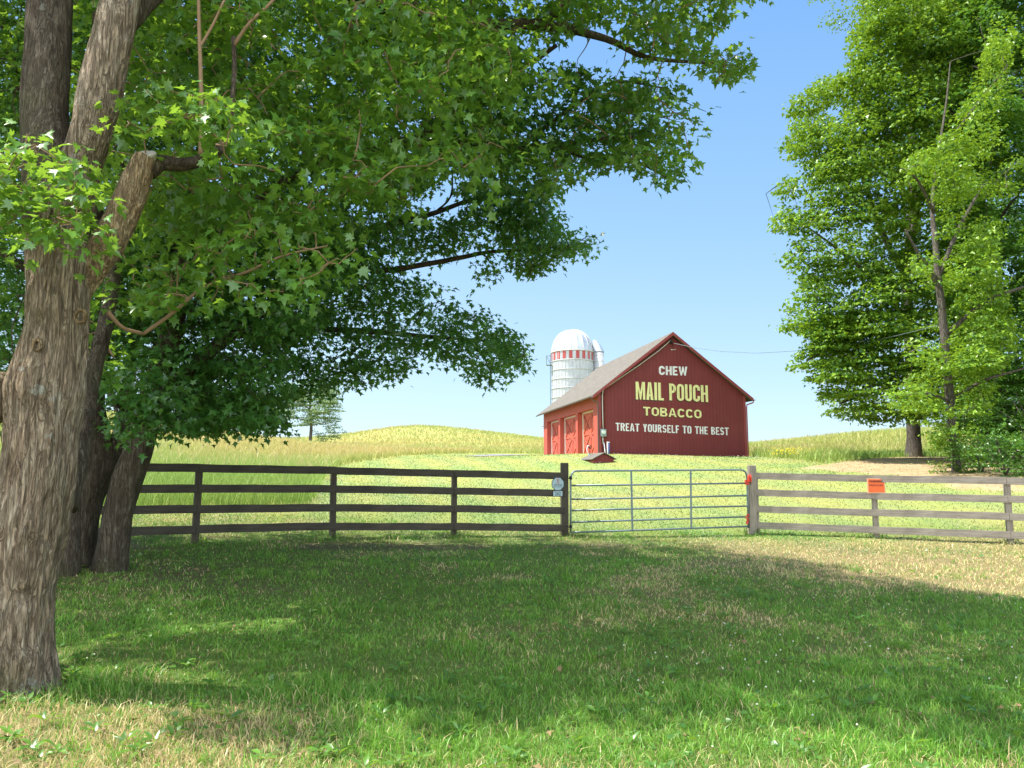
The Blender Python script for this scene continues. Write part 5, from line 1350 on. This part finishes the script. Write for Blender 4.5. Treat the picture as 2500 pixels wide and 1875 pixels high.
clump_crown(T2, cents, r_.uniform(.4, 1.0, len(cents)), 330, .19, 'leaf_right', polys=[EP], tint=(.1, 1), flat=.6, jit=14)
VP_ = [(2265, 1010), (2330, 990), (2350, 1160), (2285, 1155)]
vc = np.array([P(a, b, r_.uniform(24.2, 25)) for a, b in sample_poly(VP_, 26, r_)])
clump_crown(T2, vc, r_.uniform(.2, .35, 26), 700, .11, 'leaf_right', name='vine')
# hedgerow trees beyond, far right
for i, (bx, bw, Yc, lab) in enumerate([(2440, 130, 31, 'tall dark tree in the hedgerow at the right edge, just behind the slender tree'), (2620, 170, 29, 'dark hedgerow tree partly cut off by the right edge of the view'), (2400, 110, 44, 'dim tree deep in the hedgerow seen between trunk and slender tree')]):
    b0_ = P(bx, 1120, Yc); b0_[2] = tz1(b0_[0], b0_[1])
    T = Tree('hedgerow_tree', b0_, lab, group=None)
    top_ = 24 if i < 2 else 20
    pts = [b0_ - np.array([0, 0, .3]), b0_ + np.array([.2, 0, 4]), b0_ + np.array([-.2, .2, 9]), b0_ + np.array([.3, 0, 15]), b0_ + np.array([0, 0, top_ - 3])]
    T.limb(pts, [.32, .24, .2, .13, .05], 'trunk', 'bark_grey', 14, .12, .01, 5, seed=70 + i)
    for j in range(6):
        z_ = 3.5 + j * 2.6; a_ = j * 2.4
        T.limb([b0_ + np.array([0, 0, z_]), b0_ + np.array([1.5 * math.cos(a_), 1.3 * math.sin(a_), z_ + 1.2]), b0_ + np.array([3 * math.cos(a_), 2.3 * math.sin(a_), z_ + 1.8])], [.1, .06, .03], 'branch', 'bark_grey', 6)
    n = 300; zz = r_.uniform(1.2, top_, n); a_ = r_.uniform(0, 2 * math.pi, n); rr_ = np.interp(zz, [1, 6, 14, top_], [.8, 1, 1, .35]) * bw / F_PX * Yc * np.sqrt(r_.random(n)) * 1.5
    cents = b0_ + np.c_[np.cos(a_) * rr_, np.sin(a_) * rr_, zz]
    px_, py_ = proj(cents); kk = (px_ > 2330 - (0 if i < 2 else 40)); cents = cents[kk]
    tw, _ = attach(T, cents, r_, .03, seg=3); tag(tw.build('twigs', M['bark_grey'], T.e), kind='stuff')
    clump_crown(T, cents, r_.uniform(.6, 1.1, len(cents)), 230, .25, 'leaf_dark')
# shrubs at the foot of the hedgerow
for i, (bx, by, Y, rr_, lab) in enumerate([(2395, 1150, 24, .9, 'low leafy shrub right beside the vine covered trunk'), (2455, 1155, 22.5, 1.0, 'low leafy shrub behind the last fence post at right'), (2520, 1160, 22, 1.1, 'low leafy shrub cut by the right edge'), (2420, 1120, 29, 1.8, 'tall dark shrub between the hedgerow trunks'), (2520, 1110, 27, 2.2, 'tall dark shrub under the rightmost hedgerow tree')]):
    b0_ = P(bx, by, Y); b0_[2] = tz1(b0_[0], b0_[1])
    T = Tree('shrub', b0_, lab, 'shrub', 'shrubs along the hedgerow foot')
    for j in range(5): a_ = j * 1.3; T.limb([b0_, b0_ + np.array([.3 * math.cos(a_), .3 * math.sin(a_), rr_ * .6]), b0_ + np.array([.7 * rr_ * math.cos(a_), .7 * rr_ * math.sin(a_), rr_ * 1.1])], [.03, .02, .01], 'stem', 'bark_grey', 5)
    n = 26; v = r_.normal(0, 1, (n, 3)); v /= np.linalg.norm(v, axis=1)[:, None]; v *= (r_.random(n) ** .4)[:, None]
    clump_crown(T, b0_ + np.array([0, 0, rr_ * .7]) + v * np.array([rr_, rr_ * .8, rr_ * .75]), r_.uniform(.3, .5, n) * rr_ ** .5, 420, .11, 'leaf_dark', tint=(.1, .9), name='foliage')

# far trees on the left rise
def far_tree(name, lab, px, py, Y, wpx_, hpx, n, lsz, mat, trunk=True, cat='tree', seed=0, low=.25):
    b0_ = P(px, py, Y); g_ = tz1(b0_[0], b0_[1]); b0_[2] = g_
    H_ = hpx / F_PX * Y; W_ = wpx_ / F_PX * Y / 2
    T = Tree(name, b0_, lab, cat)
    if trunk:
        T.limb([b0_ - np.array([0, 0, .2]), b0_ + np.array([.1, 0, H_ * .3]), b0_ + np.array([-.1, 0, H_ * .6]), b0_ + np.array([.1, 0, H_ * .92])], [.026 * H_, .02 * H_, .013 * H_, .005 * H_], 'trunk', 'bark_grey', 10, .1, seed=seed)
        for j in range(9):
            a_ = j * 2.4 + seed; z_ = H_ * (.28 + .06 * j); k_ = W_ * (.95 - .05 * j)
            T.limb([b0_ + np.array([0, 0, z_]), b0_ + np.array([.5 * k_ * math.cos(a_), .5 * k_ * math.sin(a_), z_ + .05 * H_]), b0_ + np.array([k_ * math.cos(a_), k_ * math.sin(a_), z_ + .09 * H_])], [.009 * H_, .006 * H_, .003 * H_], 'branch', 'bark_grey', 5)
    v = r_.normal(0, 1, (n, 3)); v /= np.linalg.norm(v, axis=1)[:, None]; v *= (r_.random(n) ** .45)[:, None]
    c_ = b0_ + np.array([0, 0, H_ * (.5 + low / 2)]) + v * np.array([W_, W_, H_ * (.5 - low / 2)])
    clump_crown(T, c_, r_.uniform(.2, .38, n) * W_, 210, lsz, mat, flat=.7, name='crown' if trunk else 'foliage')
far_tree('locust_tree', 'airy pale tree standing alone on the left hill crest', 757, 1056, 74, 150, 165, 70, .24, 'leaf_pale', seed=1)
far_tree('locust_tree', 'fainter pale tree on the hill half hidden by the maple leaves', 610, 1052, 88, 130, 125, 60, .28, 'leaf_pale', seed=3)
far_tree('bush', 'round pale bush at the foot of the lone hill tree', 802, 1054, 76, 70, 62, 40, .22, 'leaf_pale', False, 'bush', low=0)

# power line from the gable to the slender tree
wl = [(1645, 838, 42.2), (1700, 850, 40.7), (1760, 858, 39), (1850, 862, 36.8), (1940, 857, 34.4), (2040, 846, 31.8), (2140, 831, 29.2), (2220, 812, 27.2), (2298, 792, 25.1)]
wire = MB(); wp = np.array(PL(wl)); tt = np.linspace(0, len(wl) - 1, 140)
wc_ = np.c_[[np.interp(tt, range(len(wl)), wp[:, i]) for i in range(3)]].T
for ph in (0, math.pi): wire.tube(wc_ + np.c_[0 * tt, .009 * np.cos(tt * 40 + ph), .009 * np.sin(tt * 40 + ph)], .008, 5)
tag(wire.build('power_line', M['galv'], smooth=True), 'twisted grey service cable sagging from the barn peak into the right trees', 'cable')

# ------------------------------------------------------------------ grass
print('grass')
def blades(name, x, y, h, wd, colr_base, colr_tip, mat, lean=.35, label=None, cat=None, curl=.5):
    N = len(x); z = tz(x, y); r2 = np.random.default_rng(len(name) + N)
    th = r2.uniform(0, 2 * math.pi, N); la = r2.uniform(0, 2 * math.pi, N); lm = lean * r2.random(N) ** .7
    s_ = np.stack([np.cos(th), np.sin(th), 0 * th], -1); l_ = np.stack([np.cos(la) * lm, np.sin(la) * lm, np.ones(N)], -1)
    base = np.stack([x, y, z - .01], -1)
    mid = base + l_ * (h * .55)[:, None]
    tip = base + np.stack([l_[:, 0] * (1 + curl * 1.2), l_[:, 1] * (1 + curl * 1.2), 1 - curl * lm], -1) * h[:, None]
    w2 = (wd / 2)[:, None]
    V = np.stack([base - s_ * w2, base + s_ * w2, mid + s_ * w2 * .8, mid - s_ * w2 * .8, tip], 1)
    C_ = np.stack([colr_base, colr_base, (colr_base + colr_tip) / 2, (colr_base + colr_tip) / 2, colr_tip], 1)
    o = raw_mesh(name, V, 5, [(0, 1, 2, 3), (3, 2, 4)], mat, colr=C_)
    return tag(o, label, cat, kind='stuff')
def turf(n, y0, y1, spread=.74, pad=1.0, power=1.0):
    """Positions in the wedge of lawn, thinning with distance."""
    Y = y0 * (y1 / y0) ** r_.random(n) if power else r_.uniform(y0, y1, n)
    return r_.uniform(-1, 1, n) * (spread * Y + pad), Y
x, y = turf(330000, 3.3, 17.2)
tall_, dirt_ = kind_masks(x, y)
dens = fbm(x * 1.4, y * 1.4, 61, 3); d = dryness(x, y)
strip = (np.abs(y - (FA[1] + (x - FA[0]) * .22) + .35) < .5) & (x < 2.6) & (fbm(x * 1.2, y * 1.2, 51, 3) > .45)
bare_ = np.exp(-(((x + 4.6) / 2.6) ** 2 + ((y - 10.6) / 1.6) ** 2)) * (fbm(x * 1.6, y * 1.6, 57, 3) > .38)
keep = (r_.random(len(x)) < (.4 + .9 * dens - .15 * d) * (1 - .7 * bare_)) & ~(strip & (r_.random(len(x)) < .75))
tr_keep = ~((np.hypot(x - baseA[0], y - baseA[1]) < .4))
x, y, d, dens = (a[keep & tr_keep] for a in (x, y, d, dens)); n = len(x); print('turf', n)
tuft = sstep(.55, .75, fbm(x * 2.2, y * 2.2, 91, 3))
h = (.030 + .035 * r_.random(n) + .075 * tuft * r_.random(n)) * (1 + .3 * (y < 6)); 
edge = (y < 5.6) & (r_.random(n) < .06); h = np.where(edge, h + .06 * r_.random(n), h)
wd = (.0028 + .0035 * r_.random(n)) * np.maximum(1, y / 5.0) ** .85
isdry = r_.random(n) < (.05 + .72 * d)
g1 = np.array([.085, .26, .032]); g2 = np.array([.22, .42, .055]); s1 = np.array([.60, .45, .21]); s2 = np.array([.85, .70, .37])
t_ = r_.random(n)[:, None]; cb = g1 * (1 - t_) + g2 * t_; cs = s1 * (1 - t_) + s2 * t_
dk = vnoise(x * .8, y * .8, 44)[:, None]; cb = cb * (.75 + .5 * dk)
cB_ = np.where(isdry[:, None], cs, cb); cT_ = np.where(isdry[:, None], cs, cb * np.array([1.25, 1.15, 1.1]))
blades('lawn_grass', x, y, h, wd, cB_ * .9, cT_, M['blade'], .7, 'rough cut lawn of green and straw coloured blades filling the foreground', 'grass')
pf = [(p[0], p[1]) for p in pL[1:]] + [(p[0], p[1]) for p in pR] + [(FE[0] - .08, FE[1])]
X = np.concatenate([p[0] + r_.normal(0, .13, 60) for p in pf]); Y = np.concatenate([p[1] + r_.normal(0, .10, 60) for p in pf]); t_ = r_.random(len(X))[:, None]
cc_ = np.array([.10, .26, .04]) * (1 - t_) + np.array([.32, .40, .10]) * t_
blades('post_grass', X, Y, r_.uniform(.06, .22, len(X)), r_.uniform(.008, .014, len(X)), cc_ * .8, cc_, M['blade'], .5, 'uncut grass standing round the feet of the fence posts', 'grass')
# clover and plantain leaves among it
x, y = turf(26000, 3.4, 15); kk = fbm(x * 1.1, y * 1.1, 71, 3) > .52; x, y = x[kk], y[kk]; n = len(x); z = tz(x, y)
pos = np.stack([x, y, z + r_.uniform(.02, .06, n)], -1); a_ = r_.uniform(0, 6.283, n)
broad = (r_.random(n) < .10)
sz = np.where(broad, r_.uniform(.05, .10, n), r_.uniform(.018, .032, n)) * np.maximum(1, y / 7)
V, K, fcs = leaf_verts(pos, np.stack([np.cos(a_), np.sin(a_), r_.uniform(0, .5, n)], -1), np.array([0, 0, 1.]) + r_.normal(0, .35, (n, 3)), sz, LEAF6 * np.array([1.0, .9]), r_)
tag(raw_mesh('lawn_weeds', V, K, fcs, M['leaf_near'], tint=r_.random(n)), 'small round clover and plantain leaves low in the foreground lawn', 'weeds', kind='stuff')
# broad leaved rosettes and taller grass tufts scattered through the turf
nr_ = 420; X, Y = turf(nr_, 3.5, 11); px_, py_, dr_, nr2, sr_ = [], [], [], [], []
Zr = tz(X, Y); A_ = []; B_ = []; C2 = []; D2 = []
for i in range(nr_):
    for j in range(7):
        a__ = j * .9 + i; rr_ = r_.uniform(.02, .05); A_.append((X[i] + rr_ * math.cos(a__), Y[i] + rr_ * math.sin(a__), Zr[i] + r_.uniform(.03, .07)))
        B_.append((math.cos(a__), math.sin(a__), r_.uniform(.1, .9))); C2.append((r_.normal(0, .2), r_.normal(0, .2), 1)); D2.append(r_.uniform(.07, .13))
V, K, fcs = leaf_verts(np.array(A_), np.array(B_), np.array(C2), np.array(D2), np.array([(0, -.5), (.22, -.1), (.26, .4), (0, 1.1), (-.26, .4), (-.22, -.1)]), r_)
tag(raw_mesh('broadleaf_weeds', V, K, fcs, M['leaf_near'], tint=r_.random(len(V))), 'rosettes of broad plantain and dandelion leaves in the foreground lawn', 'weeds', kind='stuff')
nt_ = 260; X, Y = turf(nt_, 3.4, 13); nb_ = 26
X = np.repeat(X, nb_) + r_.normal(0, .035, nt_ * nb_); Y = np.repeat(Y, nb_) + r_.normal(0, .035, nt_ * nb_); t_ = r_.random(nt_ * nb_)[:, None]
cc_ = np.array([.10, .30, .03]) * (1 - t_) + np.array([.30, .48, .06]) * t_
blades('grass_tufts', X, Y, r_.uniform(.07, .17, len(X)), r_.uniform(.004, .007, len(X)), cc_ * .8, cc_ * 1.1, M['blade'], .6, 'longer bright green tufts standing out of the foreground lawn', 'grass')
n = 420; X, Y = turf(n, 3.6, 14); kk = fbm(X * .7, Y * .7, 131, 3) > .42; X, Y = X[kk], Y[kk]; n = len(X); a_ = r_.uniform(0, 6.28, n)
V, K, fcs = leaf_verts(np.stack([X, Y, tz(X, Y) + .035], -1), np.stack([np.cos(a_), np.sin(a_), r_.uniform(-.3, .4, n)], -1), np.array([0, 0, 1.]) + r_.normal(0, .5, (n, 3)), r_.uniform(.04, .09, n), LEAF10, r_)
tag(raw_mesh('fallen_leaves', V, K, fcs, plain('dry_leaf', (.22, .15, .08), .8, 0, .35, 9, .2)), 'scattered dry brown leaves lying in the shaded turf', 'leaves', kind='stuff')
# mown lawn beyond the fence
n = 150000; Y = 14.5 * (56 / 14.5) ** r_.random(n); X = r_.uniform(-.62, .78, n) * Y
tall_, dirt_ = kind_masks(X, Y); gm = inpoly(X, Y, GRAV)
lx_ = (X - BC[0]) * ca + (Y - BC[1]) * sa; ly_ = -(X - BC[0]) * sa + (Y - BC[1]) * ca
inb = (lx_ > -.02) & (lx_ < WB) & (ly_ > 0) & (ly_ < LB)
kk = ~tall_ & ~gm & ~inb & (r_.random(n) < np.where(dirt_, .25, .9)); X, Y, dirt_ = X[kk], Y[kk], dirt_[kk]; n = len(X); print('far lawn', n)
st = .5 + .5 * np.sin((X * .93 + Y * .2) * 2 * math.pi / 1.9); nn = fbm(X * .35, Y * .35, 77, 4); t_ = r_.random(n)
nn = sstep(.3, .7, nn); c_ = np.stack([.12 + .17 * nn + .10 * st + .05 * t_, .25 + .05 * nn + .05 * st + .05 * t_, .075 + .06 * nn + .04 * t_], -1)
c_ = np.where(dirt_[:, None], np.array([.5, .38, .2]), c_); c_ = np.where((r_.random(n) < .05)[:, None], np.array([.42, .38, .17]), c_)
h = (.03 + .04 * r_.random(n)); wd = .0024 * Y ** .9 * r_.uniform(.3, .8, n)
blades('mown_grass', X, Y, h, wd, c_ * .85, c_ * 1.1, M['blade'], .8, 'short sunlit mown grass between the fence and the barn', 'grass')
# tall meadow grass
n = 330000; Y = 14.5 * (118 / 14.5) ** (r_.random(n) ** .8); X = r_.uniform(-.78, .85, n) * Y
tall_, _ = kind_masks(X, Y)
lx_ = (X - BC[0]) * ca + (Y - BC[1]) * sa; ly_ = -(X - BC[0]) * sa + (Y - BC[1]) * ca
inb = (lx_ > -.3) & (lx_ < WB + .2) & (ly_ > -.3) & (ly_ < LB + .5)
kk = tall_ & ~inb; X, Y = X[kk], Y[kk]; n = len(X); print('meadow', n)
nn = fbm(X * .12, Y * .12, 101, 4); n2 = fbm(X * .6, Y * .6, 111, 3); t_ = r_.random(n)
farr = sstep(24, 50, Y); right = X > 15
lushness = np.clip((1 - farr) * .85 + .3 * (n2 - .4) + .35 * (right & (Y < 40)) + .42 * ((X > 8) & (Y > 40)), 0, 1)
gcol = np.stack([.22 + .10 * t_, .37 + .10 * t_, .08 + .03 * t_], -1); scol = np.stack([.56 + .12 * t_, .41 + .08 * t_, .17 + .05 * t_], -1); ycol = np.stack([.37 + .08 * t_, .41 + .06 * t_, .13 + .03 * t_], -1)
tipc = gcol * lushness[:, None] + (scol * sstep(.38, .6, nn)[:, None] + ycol * (1 - sstep(.38, .6, nn))[:, None]) * (1 - lushness)[:, None]
basec = gcol * .9 * (.25 + .75 * lushness)[:, None] + ycol * (.75 * (1 - lushness))[:, None]
edge_d = 1.0
h = (.45 + .30 * r_.random(n)) * (.8 + .4 * n2) * np.where(right & (Y < 42), .6, 1) * (1 - .45 * sstep(40, 80, Y)); wd = .0008 * Y * r_.uniform(.6, 1.3, n)
seed = r_.random(n) < .10; h = np.where(seed, h * 1.3, h); tipc = np.where(seed[:, None] & (lushness < .8)[:, None], np.array([.62, .46, .26]), tipc)
blades('meadow_grass', X, Y, h, wd, basec, tipc, M['blade_tall'], .45, 'tall unmown hay grass covering the hill and field edges', 'grass')
# flowers
def dots(name, X, Y, zoff, s_, mat, lab, cat):
    n = len(X); z = tz(X, Y) + zoff; a_ = r_.uniform(0, 6.28, n)
    o8 = np.array([(1, 0, 0), (0, 1, 0), (-1, 0, 0), (0, -1, 0), (0, 0, 1), (0, 0, -1)]) * .5
    V = np.stack([X, Y, z], -1)[:, None, :] + o8[None] * s_[:, None, None]
    tag(raw_mesh(name, V, 6, [(0, 1, 4), (1, 2, 4), (2, 3, 4), (3, 0, 4), (1, 0, 5), (2, 1, 5), (3, 2, 5), (0, 3, 5)], mat), lab, cat, kind='stuff')
n = 5200; Y = 15 * (42 / 15) ** r_.random(n); X = r_.uniform(-.3, .75, n) * Y; tall_, dirt_ = kind_masks(X, Y)
kk = ~tall_ & ~dirt_ & (fbm(X * .5, Y * .5, 121, 3) > .5); Xa, Ya = X[kk], Y[kk]
X2, Y2 = turf(420, 4.2, 13); kk = (X2 > .8) & (vnoise(X2, Y2, 8) > .45); X2, Y2 = X2[kk], Y2[kk]
dots('clover_flowers', np.r_[Xa, X2], np.r_[Ya, Y2], np.r_[np.full(len(Xa), .06), np.full(len(X2), .07)], np.r_[.0010 * Ya * r_.uniform(.6, 1.3, len(Xa)), np.full(len(X2), .018)], M['clover'], 'tiny white clover heads scattered over the lawn', 'flowers')
q = sample_poly([(1875, 1118), (1920, 1100), (1990, 1105), (1990, 1122), (1930, 1135)], 240, r_)
pp = np.array([P(a, b, 36.5) for a, b in q]); pp[:, 1] = 36.5 + r_.uniform(-2.5, 2, len(pp)); pp[:, 0] *= pp[:, 1] / 36.5
dots('yellow_flowers', pp[:, 0], pp[:, 1], r_.uniform(.25, .5, len(pp)), r_.uniform(.03, .07, len(pp)), M['yellow_flower'], 'yellow wildflowers at the field edge right of the barn', 'flowers')
print('done')
